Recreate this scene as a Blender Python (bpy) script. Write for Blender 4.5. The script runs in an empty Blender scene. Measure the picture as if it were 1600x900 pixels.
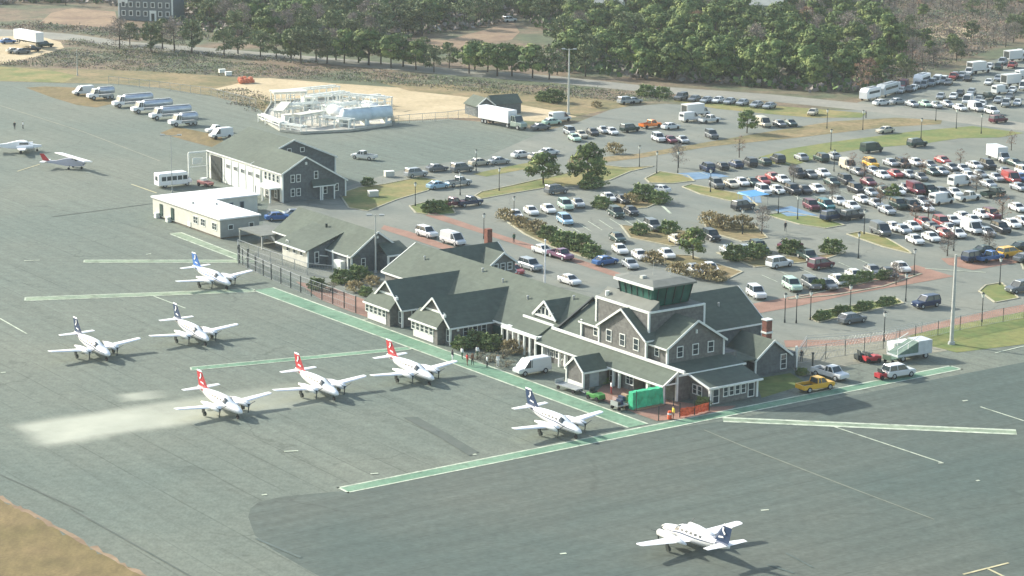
import bpy, math, random
from mathutils import Vector, Matrix
from mathutils.geometry import tessellate_polygon
R = math.radians
random.seed(7)
sc = bpy.context.scene
col = sc.collection

# ---------------------------------------------------------------- camera (82 mm lens from an aircraft 81 m up)
FP, YH, ROLL, HC = 3650.0, -385.0, R(0.5), 81.0
th = math.atan((450 - YH) / FP)
fwd = Vector((0, math.cos(th), -math.sin(th)))
r0 = Vector((1, 0, 0)); u0 = Vector((0, math.sin(th), math.cos(th)))
rgt = math.cos(ROLL) * r0 + math.sin(ROLL) * u0
up = -math.sin(ROLL) * r0 + math.cos(ROLL) * u0
CP = Vector((0, 0, HC))
cam = bpy.data.cameras.new('camera'); camo = bpy.data.objects.new('camera', cam); col.objects.link(camo)
cam.sensor_width = 36; cam.lens = 36 * FP / 1600; cam.clip_start = 1; cam.clip_end = 6000
camo.matrix_world = Matrix(((rgt.x, up.x, -fwd.x, 0), (rgt.y, up.y, -fwd.y, 0), (rgt.z, up.z, -fwd.z, HC), (0, 0, 0, 1)))
sc.camera = camo

# ---------------------------------------------------------------- light
SUN_EL, SUN_AZ = 27.0, 148.0          # azimuth counted from +x, counter-clockwise: the sun stands to the left
w = bpy.data.worlds.new('World'); sc.world = w; w.use_nodes = True
nt = w.node_tree; bg = nt.nodes['Background']
sky = nt.nodes.new('ShaderNodeTexSky'); sky.sky_type = 'NISHITA'; sky.sun_disc = False
sky.sun_elevation = R(SUN_EL); sky.sun_rotation = R(90 - SUN_AZ); sky.air_density = 1.3; sky.dust_density = 2.0
nt.links.new(sky.outputs[0], bg.inputs[0]); bg.inputs[1].default_value = 0.15
sun = bpy.data.lights.new('sun', 'SUN'); sun.energy = 4.35; sun.angle = R(0.6); sun.color = (1, 0.965, 0.89)
suno = bpy.data.objects.new('sun', sun); col.objects.link(suno)
sd = Vector((math.cos(R(SUN_AZ)) * math.cos(R(SUN_EL)), math.sin(R(SUN_AZ)) * math.cos(R(SUN_EL)), math.sin(R(SUN_EL))))
suno.rotation_euler = sd.to_track_quat('Z', 'Y').to_euler(); suno.location = sd * 300
sc.view_settings.view_transform = 'Standard'; sc.view_settings.look = 'None'
sc.view_settings.exposure = 0.90; sc.view_settings.gamma = 1.0; sc.view_settings.use_curve_mapping = False
sc.render.engine = 'CYCLES'
sc.cycles.max_bounces = 5; sc.cycles.diffuse_bounces = 2; sc.cycles.glossy_bounces = 2; sc.cycles.transmission_bounces = 2
sc.cycles.volume_bounces = 0; sc.cycles.use_denoising = True

# ---------------------------------------------------------------- survey: from the air photo to metres on the ground
def G(x, y, z=0.0):
    d = fwd + rgt * (x - 800) / FP - up * (y - 450) / FP
    return CP + d * ((z - HC) / d.z)
ORG = G(1000, 665)
AA, AB = R(125.5), R(35.5)            # the airport's two grid directions
va = Vector((math.cos(AA), math.sin(AA), 0)); vb = Vector((math.cos(AB), math.sin(AB), 0))
def W(a, b, z=0.0): return ORG + va * a + vb * b + Vector((0, 0, z))
def scale_at(y): return 4.63 + y * 0.01204   # photo pixels per metre

# ---------------------------------------------------------------- materials
MATS = {}
def nodes(m): m.use_nodes = True; return m.node_tree, m.node_tree.nodes['Principled BSDF']
def mat(name, c, rough=0.7, var=0.12, sc_=1.5, metal=0.0, rnd=0.0, spec=0.3):
    if name in MATS: return MATS[name]
    m = bpy.data.materials.new(name); t, p = nodes(m); N = t.nodes; L = t.links
    p.inputs['Roughness'].default_value = rough; p.inputs['Metallic'].default_value = metal
    p.inputs['Specular IOR Level'].default_value = spec
    if var or rnd:
        g = N.new('ShaderNodeNewGeometry'); no = N.new('ShaderNodeTexNoise'); no.inputs['Scale'].default_value = sc_
        no.inputs['Detail'].default_value = 3; L.new(g.outputs['Position'], no.inputs['Vector'])
        mr = N.new('ShaderNodeMapRange'); mr.inputs[1].default_value = 0.3; mr.inputs[2].default_value = 0.7
        mr.inputs[3].default_value = 1 - var; mr.inputs[4].default_value = 1 + var; L.new(no.outputs[0], mr.inputs[0])
        val = mr.outputs[0]
        if rnd:
            oi = N.new('ShaderNodeObjectInfo'); m2 = N.new('ShaderNodeMapRange'); m2.inputs[3].default_value = 1 - rnd; m2.inputs[4].default_value = 1 + rnd
            L.new(oi.outputs['Random'], m2.inputs[0]); mm = N.new('ShaderNodeMath'); mm.operation = 'MULTIPLY'
            L.new(val, mm.inputs[0]); L.new(m2.outputs[0], mm.inputs[1]); val = mm.outputs[0]
        vm = N.new('ShaderNodeVectorMath'); vm.operation = 'SCALE'; vm.inputs[0].default_value = c[:3]
        L.new(val, vm.inputs['Scale']); L.new(vm.outputs[0], p.inputs['Base Color'])
    else:
        p.inputs['Base Color'].default_value = (*c[:3], 1)
    MATS[name] = m; return m

def noise_chain(t, mapping_rot, scl, nscale, detail=4, rough=0.6):
    N = t.nodes; L = t.links
    g = N.new('ShaderNodeNewGeometry'); rot = N.new('ShaderNodeMapping'); rot.inputs['Rotation'].default_value = (0, 0, -mapping_rot)
    mp = N.new('ShaderNodeMapping'); mp.inputs['Scale'].default_value = scl
    L.new(g.outputs['Position'], rot.inputs[0]); L.new(rot.outputs[0], mp.inputs[0])
    no = N.new('ShaderNodeTexNoise'); no.inputs['Scale'].default_value = nscale; no.inputs['Detail'].default_value = detail
    no.inputs['Roughness'].default_value = rough; L.new(mp.outputs[0], no.inputs['Vector']); return no.outputs[0], rot
def ramp(t, fac, stops):
    r = t.nodes.new('ShaderNodeValToRGB'); t.links.new(fac, r.inputs[0]); e = r.color_ramp.elements
    while len(e) < len(stops): e.new(0.5)
    for k, (p, c) in enumerate(stops): e[k].position = p; e[k].color = (*c, 1) if len(c) == 3 else c
    return r.outputs[0]
def mix(t, fac, a, b, mode='MIX'):
    m = t.nodes.new('ShaderNodeMix'); m.data_type = 'RGBA'; m.blend_type = mode
    for s, v in ((m.inputs[0], fac), (m.inputs[6], a), (m.inputs[7], b)):
        if isinstance(v, (int, float)): s.default_value = v
        elif isinstance(v, tuple): s.default_value = (*v, 1)
        else: t.links.new(v, s)
    return m.outputs[2]
def gr(v): return (v, v, v)
def ground_mat(name, layers, rough=0.9):
    """layers: first (colour lo, colour hi, rot, scale vec, nscale); the rest multiply: (lo, hi, rot, scalevec, nscale)"""
    m = bpy.data.materials.new(name); t, p = nodes(m); p.inputs['Roughness'].default_value = rough; p.inputs['Specular IOR Level'].default_value = 0.25
    c = None
    for (lo, hi, rot, sv, ns, *lim) in layers:
        f, _ = noise_chain(t, rot, sv, ns)
        a, b = lim if lim else (0.35, 0.65)
        lo = gr(lo) if isinstance(lo, (int, float)) else lo; hi = gr(hi) if isinstance(hi, (int, float)) else hi
        rr = ramp(t, f, [(a, lo), (b, hi)])
        c = rr if c is None else mix(t, 1.0, c, rr, 'MULTIPLY')
    t.links.new(c, p.inputs['Base Color']); MATS[name] = m; return m
def seams(m, axis, period, dark, width=0.06, jitter=0.25):
    """dark joints between paving lanes, multiplied onto the base colour"""
    t = m.node_tree; N = t.nodes; L = t.links; p = N['Principled BSDF']; src = p.inputs['Base Color'].links[0].from_socket
    g = N.new('ShaderNodeNewGeometry'); rot = N.new('ShaderNodeMapping'); rot.inputs['Rotation'].default_value = (0, 0, -AB)
    L.new(g.outputs['Position'], rot.inputs[0]); sp = N.new('ShaderNodeSeparateXYZ'); L.new(rot.outputs[0], sp.inputs[0])
    wob, _ = noise_chain(t, AB, (1, 1, 1), 0.02, 2)
    ad = N.new('ShaderNodeMath'); ad.operation = 'MULTIPLY_ADD'; ad.inputs[1].default_value = jitter * 4; L.new(wob, ad.inputs[0]); L.new(sp.outputs[axis], ad.inputs[2])
    dv = N.new('ShaderNodeMath'); dv.operation = 'DIVIDE'; dv.inputs[1].default_value = period; L.new(ad.outputs[0], dv.inputs[0])
    fr = N.new('ShaderNodeMath'); fr.operation = 'FRACT'; L.new(dv.outputs[0], fr.inputs[0])
    lt = N.new('ShaderNodeMath'); lt.operation = 'LESS_THAN'; lt.inputs[1].default_value = width; L.new(fr.outputs[0], lt.inputs[0])
    brk, _ = noise_chain(t, AB, (1, 0.15, 1) if axis == 0 else (0.15, 1, 1), 0.25, 3)
    b2 = N.new('ShaderNodeMapRange'); b2.inputs[1].default_value = 0.4; b2.inputs[2].default_value = 0.6; L.new(brk, b2.inputs[0])
    f = N.new('ShaderNodeMath'); f.operation = 'MULTIPLY'; L.new(lt.outputs[0], f.inputs[0]); L.new(b2.outputs[0], f.inputs[1])
    L.new(mix(t, f.outputs[0], src, mix(t, 1.0, src, gr(dark), 'MULTIPLY')), p.inputs['Base Color'])

SV1 = (1, 1, 1)
def wear(m, scale, crack=.80, spot=.86):
    """sealed cracks wandering over the paving and scattered oil and rubber spots"""
    t = m.node_tree; N = t.nodes; L = t.links; p = N['Principled BSDF']; src = p.inputs['Base Color'].links[0].from_socket
    g = N.new('ShaderNodeNewGeometry'); wv = N.new('ShaderNodeTexNoise'); wv.inputs['Scale'].default_value = .15; wv.inputs['Detail'].default_value = 4; L.new(g.outputs['Position'], wv.inputs['Vector'])
    ad = N.new('ShaderNodeVectorMath'); ad.operation = 'MULTIPLY_ADD'; ad.inputs[1].default_value = (9, 9, 0); L.new(wv.outputs['Color'], ad.inputs[0]); L.new(g.outputs['Position'], ad.inputs[2])
    vo = N.new('ShaderNodeTexVoronoi'); vo.feature = 'DISTANCE_TO_EDGE'; vo.inputs['Scale'].default_value = scale; L.new(ad.outputs[0], vo.inputs['Vector'])
    brk, _ = noise_chain(t, 0, SV1, .05, 2)
    c = ramp(t, vo.outputs['Distance'], [(.004, gr(crack)), (.009, gr(1.0))]); k = ramp(t, brk, [(.5, gr(0)), (.58, gr(1))])
    sp, _ = noise_chain(t, 0, SV1, .42, 2); s2 = ramp(t, sp, [(.66, gr(1.0)), (.74, gr(spot))])
    x = mix(t, k, src, mix(t, 1.0, src, c, 'MULTIPLY')); L.new(mix(t, 1.0, x, s2, 'MULTIPLY'), p.inputs['Base Color'])
m_scrub = ground_mat('scrub_ground', [((.095, .115, .060), (.190, .140, .088), 0, SV1, .04, .42, .58), (.72, 1.15, 0, SV1, .25), (.8, 1.15, 0, SV1, .9), (.8, 1.15, 0, SV1, 2.5)])
m_apron = ground_mat('aged_asphalt', [((.124, .155, .126), (.162, .180, .140), 0, SV1, .018), (.86, 1.07, AB, (1, .02, 1), .55, .3, .7), (.94, 1.05, AB, (1, .05, 1), 2.2, .3, .7), (.88, 1.09, 0, SV1, .7), (.88, 1.10, 0, (1, .5, 1), 3)])
seams(m_apron, 0, 3.8, .74, .05); wear(m_apron, .035)
def reflection_streak(m, p, q, hw, colour, strength):
    """window reflection painted into the asphalt colour: dense at p, thinning out towards q"""
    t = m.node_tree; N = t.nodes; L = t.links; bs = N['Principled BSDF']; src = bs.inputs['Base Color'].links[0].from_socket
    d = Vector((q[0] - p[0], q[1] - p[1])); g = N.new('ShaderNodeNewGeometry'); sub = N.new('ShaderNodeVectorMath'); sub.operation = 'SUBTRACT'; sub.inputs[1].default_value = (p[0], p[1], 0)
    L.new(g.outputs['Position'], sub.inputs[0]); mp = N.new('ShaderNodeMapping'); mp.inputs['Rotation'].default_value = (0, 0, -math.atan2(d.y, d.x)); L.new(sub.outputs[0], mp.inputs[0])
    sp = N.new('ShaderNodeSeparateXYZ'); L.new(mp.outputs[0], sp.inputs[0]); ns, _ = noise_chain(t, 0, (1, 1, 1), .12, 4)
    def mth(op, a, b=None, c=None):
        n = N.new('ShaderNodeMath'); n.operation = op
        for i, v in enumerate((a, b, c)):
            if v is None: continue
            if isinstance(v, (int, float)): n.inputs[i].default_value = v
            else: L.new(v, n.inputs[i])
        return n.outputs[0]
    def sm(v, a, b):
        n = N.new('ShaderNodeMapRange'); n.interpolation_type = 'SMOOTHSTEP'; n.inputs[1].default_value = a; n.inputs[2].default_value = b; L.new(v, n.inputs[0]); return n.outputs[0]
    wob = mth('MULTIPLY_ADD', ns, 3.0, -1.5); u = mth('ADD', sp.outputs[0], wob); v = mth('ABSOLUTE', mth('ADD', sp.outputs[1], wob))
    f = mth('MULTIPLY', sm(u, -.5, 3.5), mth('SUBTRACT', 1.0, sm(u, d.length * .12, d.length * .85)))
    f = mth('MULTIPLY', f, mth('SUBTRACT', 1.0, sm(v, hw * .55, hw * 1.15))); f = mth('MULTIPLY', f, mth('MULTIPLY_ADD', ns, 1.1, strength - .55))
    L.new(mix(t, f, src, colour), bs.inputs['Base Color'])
reflection_streak(m_apron, (-59.5, 271), (-6, 305), 6.0, (.42, .43, .34), .84)  # pale window glare, drawn as a lighter asphalt colour
reflection_streak(m_apron, (-51, 288.5), (-41, 293), 2.2, (.42, .43, .34), .68)
m_new = ground_mat('new_asphalt', [((.076, .103, .088), (.106, .121, .098), 0, SV1, .025), (.88, 1.10, AB, (.02, 1, 1), .5, .3, .7), (.93, 1.07, AB, (.04, 1, 1), 2.0, .3, .7), (.90, 1.09, 0, SV1, .8), (.88, 1.10, 0, (.5, 1, 1), 3)])
seams(m_new, 1, 4.2, .84, .05); wear(m_new, .028, .86)
m_lot = ground_mat('lot_asphalt', [((.150, .168, .143), (.205, .212, .172), 0, SV1, .05), (.92, 1.06, AB, (1, .1, 1), .3), (.93, 1.05, 0, SV1, 1.2)])
wear(m_lot, .06, .78, .84)
m_road = ground_mat('road_surface', [((.20, .20, .165), (.27, .26, .21), 0, SV1, .06), (.9, 1.06, 0, SV1, .8)])
m_field = ground_mat('dry_grass', [((.145, .115, .042), (.205, .150, .065), 0, SV1, .12), (.8, 1.15, 0, (1, .4, 1), .7), (.85, 1.1, 0, SV1, 3)])
m_lawn = ground_mat('lawn', [((.125, .155, .045), (.245, .205, .080), 0, SV1, .13, .38, .6), (.85, 1.12, 0, SV1, .9)])
m_lawn2 = ground_mat('green_lawn', [((.110, .155, .045), (.185, .190, .062), 0, SV1, .16, .38, .6), (.85, 1.12, 0, SV1, .9)])
m_verge = ground_mat('dry_verge', [((.140, .130, .055), (.250, .190, .095), 0, SV1, .1, .38, .62), (.8, 1.15, 0, SV1, .8)])
m_sand = ground_mat('sand', [((.40, .32, .185), (.52, .42, .26), 0, SV1, .08), (.85, 1.05, 0, SV1, .9)])
m_gravel = ground_mat('pale_gravel', [((.19, .19, .145), (.29, .275, .20), 0, SV1, .14), (.85, 1.1, 0, SV1, 1.4)])
m_brick = ground_mat('brick_paving', [((.235, .140, .100), (.31, .185, .135), 0, SV1, .3), (.85, 1.1, AB, (1, 2, 1), 3)])
m_green = ground_mat('green_paint', [((.120, .235, .150), (.190, .310, .205), 0, SV1, .12), (.84, 1.08, 0, SV1, 1.2), (.74, 1.0, AB, SV1, .45, .34, .46), (.88, 1.04, 0, SV1, 4)])
m_gpale = ground_mat('worn_green_paint', [((.19, .25, .175), (.28, .34, .23), 0, SV1, .2), (.85, 1.1, 0, SV1, 1.2), (.68, 1.0, AB, SV1, .5, .34, .48)])
m_white = ground_mat('line_paint', [((.42, .48, .36), (.58, .62, .48), 0, SV1, .5), (.8, 1.05, 0, SV1, 1.5), (.62, 1.0, 0, SV1, .6, .34, .5)])
m_faint = ground_mat('faint_paint', [((.20, .215, .165), (.27, .27, .20), 0, SV1, .3)])
m_tyre_mark = ground_mat('dark_seal', [((.082, .102, .085), (.108, .124, .104), 0, SV1, .4)])
m_blue = ground_mat('blue_paint', [((.12, .21, .31), (.17, .26, .34), 0, SV1, .4)])
m_kerb = mat('kerb_stone', (.36, .34, .24), .9, .15, .8)
m_clear = ground_mat('bare_earth', [((.20, .135, .085), (.30, .215, .13), 0, SV1, .1), (.8, 1.1, 0, SV1, .6)])

W_trim = mat('white_trim', (.72, .74, .68), .6, .06, 2)
W_shin = mat('shingle_wall', (.165, .163, .147), .9, .22, 2.2)
W_shinB = mat('blue_grey_shingle', (.125, .140, .140), .9, .2, 2.2)
W_roof = mat('roof_shingle', (.100, .122, .094), .9, .10, 1.2)
def courses(m, amt=.10, per=.45):
    t = m.node_tree; N = t.nodes; L = t.links; p = N['Principled BSDF']; src = p.inputs['Base Color'].links[0].from_socket
    g = N.new('ShaderNodeNewGeometry'); sp = N.new('ShaderNodeSeparateXYZ'); L.new(g.outputs['Position'], sp.inputs[0])
    f, _ = noise_chain(t, AB, (.35, .35, 6), 1.0, 3); g2, _ = noise_chain(t, 0, (1, 1, 1), .18, 3)
    c = mix(t, 1.0, src, ramp(t, f, [(.3, gr(1 - amt)), (.7, gr(1 + amt * .6))]), 'MULTIPLY')
    L.new(mix(t, 1.0, c, ramp(t, g2, [(.35, gr(.90)), (.65, gr(1.05))]), 'MULTIPLY'), p.inputs['Base Color'])
courses(W_roof); courses(W_shin, .14); courses(W_shinB, .12)
W_flat = mat('flat_grey_roof', (.17, .18, .155), .9, .12, .8)
W_glass = mat('window_glass', (.035, .05, .055), .15, 0, spec=.6)
W_green = mat('green_glass', (.022, .090, .068), .2, .4, .5, spec=.35)
W_dkgreen = mat('dark_green_door', (.02, .055, .045), .6)
W_brick = mat('chimney_brick', (.20, .085, .06), .9, .25, 4)
W_cream = mat('cream_siding', (.56, .55, .47), .7, .08, 1)
W_memb = mat('white_membrane', (.80, .80, .77), .7, .04, .5)
W_door = mat('grey_door', (.30, .33, .33), .5)
W_steel = mat('galvanised_steel', (.38, .40, .39), .45, .12, 1, metal=.3)
W_dark = mat('dark_metal', (.035, .045, .042), .6)
W_pole = mat('pale_pole', (.46, .47, .42), .6)
W_tyre = mat('tyre_rubber', (.022, .022, .023), .9, 0)
W_chrome = mat('brushed_tank', (.50, .54, .58), .32, .08, 1, metal=.45)
W_white = mat('white_paint', (.80, .80, .78), .35, .05, 1, spec=.4)
W_navy = mat('navy_paint', (.020, .045, .10), .4, .1, spec=.4)
W_redp = mat('red_paint', (.42, .035, .04), .4, .1, spec=.4)
W_bluep = mat('blue_paintwork', (.04, .15, .42), .4, .1, spec=.4)
W_orange = mat('orange_mesh', (.75, .13, .05), .7, .3, 3)
W_tarp = mat('green_tarp', (.05, .44, .22), .65, .28, 1.2)
W_trunk = mat('bark', (.075, .062, .048), .95, .3, 3)

# ---------------------------------------------------------------- mesh builder
class MB:
    def __init__(s, off=(0, 0, 0)): s.v = []; s.f = []; s.m = []; s.o = Vector(off)
    def add(s, vs, fs, m=0):
        k = len(s.v); s.v += [tuple(Vector(p) - s.o) for p in vs]; s.f += [tuple(k + i for i in f) for f in fs]; s.m += [m] * len(fs)
        return s
    def box(s, x0, x1, y0, y1, z0, z1, m=0):
        return s.add([(x0, y0, z0), (x1, y0, z0), (x1, y1, z0), (x0, y1, z0), (x0, y0, z1), (x1, y0, z1), (x1, y1, z1), (x0, y1, z1)],
                     [(0, 3, 2, 1), (4, 5, 6, 7), (0, 1, 5, 4), (1, 2, 6, 5), (2, 3, 7, 6), (3, 0, 4, 7)], m)
    def hexa(s, lo, hi, m=0):           # two quads
        return s.add(list(lo) + list(hi), [(0, 3, 2, 1), (4, 5, 6, 7), (0, 1, 5, 4), (1, 2, 6, 5), (2, 3, 7, 6), (3, 0, 4, 7)], m)
    def prism(s, pts, d, m=0):          # polygon swept by vector d
        n = len(pts); d = Vector(d); q = [Vector(p) for p in pts]; q2 = [p + d for p in q]
        return s.add(q + q2, [tuple(range(n - 1, -1, -1)), tuple(range(n, 2 * n))] + [(i, (i + 1) % n, n + (i + 1) % n, n + i) for i in range(n)], m)
    def slab(s, pts, t=.18, m=0): return s.prism([Vector(p) for p in pts], (0, 0, -t), m)
    def bar(s, p, q, w=.12, h=None, m=0):
        p = Vector(p); q = Vector(q); h = h or w; d = (q - p).normalized()
        u = Vector((0, 0, 1)) if abs(d.z) < .95 else Vector((1, 0, 0))
        x = d.cross(u).normalized() * w / 2; y = x.cross(d).normalized() * h / 2
        return s.add([p - x - y, p + x - y, p + x + y, p - x + y, q - x - y, q + x - y, q + x + y, q - x + y],
                     [(0, 3, 2, 1), (4, 5, 6, 7), (0, 1, 5, 4), (1, 2, 6, 5), (2, 3, 7, 6), (3, 0, 4, 7)], m)
    def cone(s, p, q, r1, r2, n=8, m=0):
        p = Vector(p); q = Vector(q); d = (q - p).normalized(); u = Vector((0, 0, 1)) if abs(d.z) < .9 else Vector((1, 0, 0))
        x = d.cross(u).normalized(); y = d.cross(x)
        vs = []
        for c, r in ((p, r1), (q, r2)):
            for i in range(n): a = 2 * math.pi * i / n; vs.append(c + x * (r * math.cos(a)) + y * (r * math.sin(a)))
        return s.add(vs, [tuple(range(n)), tuple(range(2 * n - 1, n - 1, -1))] + [(i, n + i, n + (i + 1) % n, (i + 1) % n) for i in range(n)], m)
    def loft(s, rings, m=0, cap=True):
        n = len(rings[0]); vs = [p for r in rings for p in r]; fs = []
        for k in range(len(rings) - 1):
            for i in range(n): j = (i + 1) % n; fs.append((k * n + i, k * n + j, (k + 1) * n + j, (k + 1) * n + i))
        if cap: fs += [tuple(range(n - 1, -1, -1)), tuple((len(rings) - 1) * n + i for i in range(n))]
        return s.add(vs, fs, m)
    def ball(s, c, r, n=8, m=0, sz=1.0):
        rings = []
        for k in range(1, n // 2 + 1):
            t = math.pi * k / (n // 2 + 1); rings.append([(c[0] + r * math.sin(t) * math.cos(2 * math.pi * i / n), c[1] + r * math.sin(t) * math.sin(2 * math.pi * i / n), c[2] + r * sz * math.cos(t)) for i in range(n)])
        return s.loft(rings, m)
    def build(s, name, mats, parent=None, smooth=False, loc=None, rotz=0):
        me = bpy.data.meshes.new(name); me.from_pydata(s.v, [], s.f)
        if not isinstance(mats, (list, tuple)): mats = [mats]
        for q in mats: me.materials.append(q)
        me.polygons.foreach_set('material_index', s.m); me.polygons.foreach_set('use_smooth', [smooth] * len(s.f))
        import bmesh
        bm = bmesh.new(); bm.from_mesh(me); bmesh.ops.recalc_face_normals(bm, faces=bm.faces); bm.to_mesh(me); bm.free()
        o = bpy.data.objects.new(name, me); col.objects.link(o)
        if parent: o.parent = parent
        if loc is not None: o.location = loc
        if rotz: o.rotation_euler = (0, 0, rotz)
        return o
LABELS = {}
def tag(o, label=None, cat=None, group=None, kind=None):
    if label:
        n = len(label.split())
        if not 4 <= n <= 16: print('LABEL LENGTH', n, label)
        LABELS.setdefault(label, []).append(o.name); o['label'] = label
    if cat: o['category'] = cat
    if group: o['group'] = group
    if kind: o['kind'] = kind
    return o
def empty(name, loc, rz=0, **k):
    o = bpy.data.objects.new(name, None); col.objects.link(o); o.location = loc; o.rotation_euler = (0, 0, rz); o.empty_display_size = .5
    tag(o, **k); return o
KIDS = {}
def dup(o, parent=None):
    c = o.copy(); col.objects.link(c)
    if parent: c.parent = parent
    kids = KIDS.get(o.name)
    if kids is None: kids = KIDS[o.name] = list(o.children)
    for ch in kids: dup(ch, c)
    return c
def structure(o): o['kind'] = 'structure'; return o

# ---------------------------------------------------------------- ground sheets, kerbs and paint
LAYER = [0.0]; LASTN = ['']
def sheet(name, pts, m, z=None, px=True):
    P = [G(*p) if px else W(*p) for p in pts]
    P = [Vector((p.x, p.y, 0)) for p in P]
    if z is None:
        if name != LASTN[0]: LAYER[0] += .0018      # sheets of one kind never overlap and share a level
        LASTN[0] = name; z = LAYER[0]
    b = MB(); tris = tessellate_polygon([P])
    b.add([(p.x, p.y, z) for p in P], [tuple(t) for t in tris])
    return structure(b.build(name, m))
def strip(name, a0, a1, b0, b1, m, z=None): return sheet(name, [(a0, b0), (a0, b1), (a1, b1), (a1, b0)], m, z, px=False)
def lines(name, segs, wd, m, z=None):
    """painted lines: (x0, y0, x1, y1) as surveyed from the photo"""
    if z is None: LAYER[0] += .0018; z = LAYER[0]
    b = MB()
    for (x0, y0, x1, y1, *ww) in segs:
        p, q = G(x0, y0), G(x1, y1); d = (q - p).normalized(); n = Vector((-d.y, d.x, 0)) * (ww[0] if ww else wd) / 2
        b.add([(v.x, v.y, z) for v in (p - n, q - n, q + n, p + n)], [(0, 1, 2, 3)])
    return structure(b.build(name, m))
b = MB(); b.add([(-2500, -600, 0), (2500, -600, 0), (2500, 5500, 0), (-2500, 5500, 0)], [(0, 1, 2, 3)]); structure(b.build('ground', m_scrub))
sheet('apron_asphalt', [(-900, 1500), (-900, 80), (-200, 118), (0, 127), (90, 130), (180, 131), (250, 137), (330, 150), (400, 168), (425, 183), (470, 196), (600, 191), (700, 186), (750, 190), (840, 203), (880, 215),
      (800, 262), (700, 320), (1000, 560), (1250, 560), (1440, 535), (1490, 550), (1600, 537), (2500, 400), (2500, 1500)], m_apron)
sheet('landside_asphalt', [(395, 405), (425, 300), (545, 290), (640, 262), (760, 245), (850, 205), (900, 192), (962, 168), (1040, 162), (1130, 168), (1200, 172), (1350, 172), (1600, 205), (2300, 290), (2300, 420), (1600, 486),
      (1400, 528), (1240, 552), (1190, 600), (1000, 600), (600, 500)], m_lot)
sheet('upper_lot_asphalt', [(1335, 162), (1365, 152), (1480, 118), (1600, 78), (2100, -80), (2400, 180), (1700, 205), (1600, 194), (1480, 178)], m_lot)
sheet('new_apron_asphalt', [(388, 808), (391, 795), (405, 784), (440, 776), (530, 768), (700, 738), (1000, 676), (1130, 658), (1500, 585), (1600, 566), (2400, 420), (2400, 1500), (900, 1500), (600, 975), (520, 912), (480, 890), (425, 858), (398, 836)], m_new)
def rough(pts, n=14, j=1.6):
    rd = random.Random(9); out = []
    for (x0, y0), (x1, y1) in zip(pts, pts[1:]):
        for k in range(n): t = k / n; out.append((x0 + (x1 - x0) * t + rd.gauss(0, j), y0 + (y1 - y0) * t + rd.gauss(0, j)))
    return out + [pts[-1]]
sheet('apron_field', rough([(-60, 752), (0, 779), (60, 810), (150, 860), (235, 905), (330, 956)]) + [(500, 1500), (-400, 1500), (-400, 560)], m_field)
sheet('worn_apron_edge', rough([(-60, 748), (0, 774), (64, 807), (154, 857), (240, 904), (330, 952)], 12, 1.8) + rough([(328, 957), (235, 906), (150, 861), (60, 811), (0, 780), (-60, 754)], 12, 1.0), m_clear)
sheet('road', [(-400, 22), (0, 45), (110, 53), (200, 65), (330, 75), (500, 89), (700, 106), (870, 119), (1000, 133), (1200, 147), (1350, 162), (1480, 176), (1600, 192), (2300, 270), (2300, 290), (1600, 205), (1470, 188), (1340, 172), (1200, 158),
      (1000, 143), (870, 130), (700, 117), (500, 99), (330, 85), (200, 75), (110, 63), (0, 57), (-400, 36)], m_road)
sheet('sand_lot', [(300, 122), (420, 122), (520, 130), (640, 138), (770, 152), (860, 160), (905, 166), (900, 183), (840, 190), (760, 185), (700, 184), (600, 190), (500, 185), (430, 160), (380, 150), (330, 138)], m_sand)
sheet('dry_bank', [(590, 128), (700, 132), (900, 150), (960, 158), (1010, 160), (955, 171), (900, 182), (860, 172), (770, 156), (640, 142)], m_verge)
sheet('dry_bank', [(-300, 100), (0, 104), (120, 108), (250, 112), (330, 118), (400, 124), (330, 140), (400, 152), (430, 168), (440, 186), (425, 183), (400, 168), (330, 150), (250, 137), (180, 131), (0, 127), (-300, 116)], m_verge)
sheet('grass_strip', [(-300, 96), (0, 104), (80, 110), (120, 118), (100, 129), (0, 126), (-300, 114)], m_lawn)
sheet('truck_stand_grass', [(40, 137), (70, 135), (120, 137), (140, 150), (195, 158), (150, 168), (120, 164), (80, 152)], m_field)
sheet('truck_stand_grass', [(250, 208), (275, 198), (310, 205), (345, 212), (352, 226), (335, 231), (300, 222)], m_field)
sheet('trailer_yard_sand', [(-200, 60), (0, 57), (60, 56), (95, 66), (100, 75), (60, 88), (0, 101), (-200, 110)], m_sand)
sheet('clearing', [(62, 36), (80, 20), (112, 13), (180, 18), (186, 45), (130, 41)], m_clear)
sheet('clearing', [(288, 25), (320, 24), (345, 40), (300, 42)], m_clear)
sheet('clearing', [(1440, 44), (1470, 38), (1530, 48), (1528, 60), (1490, 62), (1450, 56)], m_sand)
sheet('sandy_track', [(648, 62), (700, 62), (760, 46), (800, 32), (812, 50), (800, 62), (740, 70), (700, 78), (660, 73)], m_clear)
sheet('gravel_pad', [(1212, 545), (1300, 540), (1400, 525), (1440, 517), (1480, 548), (1400, 560), (1330, 570), (1250, 590)], m_gravel)
sheet('lawn', [(1415, 522), (1600, 487), (2300, 395), (2300, 440), (1600, 538), (1495, 551), (1440, 537)], m_lawn2)
sheet('lawn', [(1180, 592), (1235, 583), (1262, 600), (1190, 622)], m_lawn2)
KERBS = []
def island(pts, m=None, kerb=True):
    sheet('grass_island', pts, m or m_lawn)
    if kerb: KERBS.append([G(*p) for p in pts])
island([(530, 303), (560, 293), (600, 288), (655, 277), (690, 283), (668, 298), (620, 312), (575, 330), (545, 325)])
island([(742, 306), (752, 300), (800, 290), (880, 272), (940, 258), (975, 262), (1022, 260), (985, 268), (952, 282), (905, 290), (850, 294), (790, 304), (752, 311)])
island([(738, 272), (800, 259), (850, 250), (838, 261), (760, 276)], kerb=False)
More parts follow.
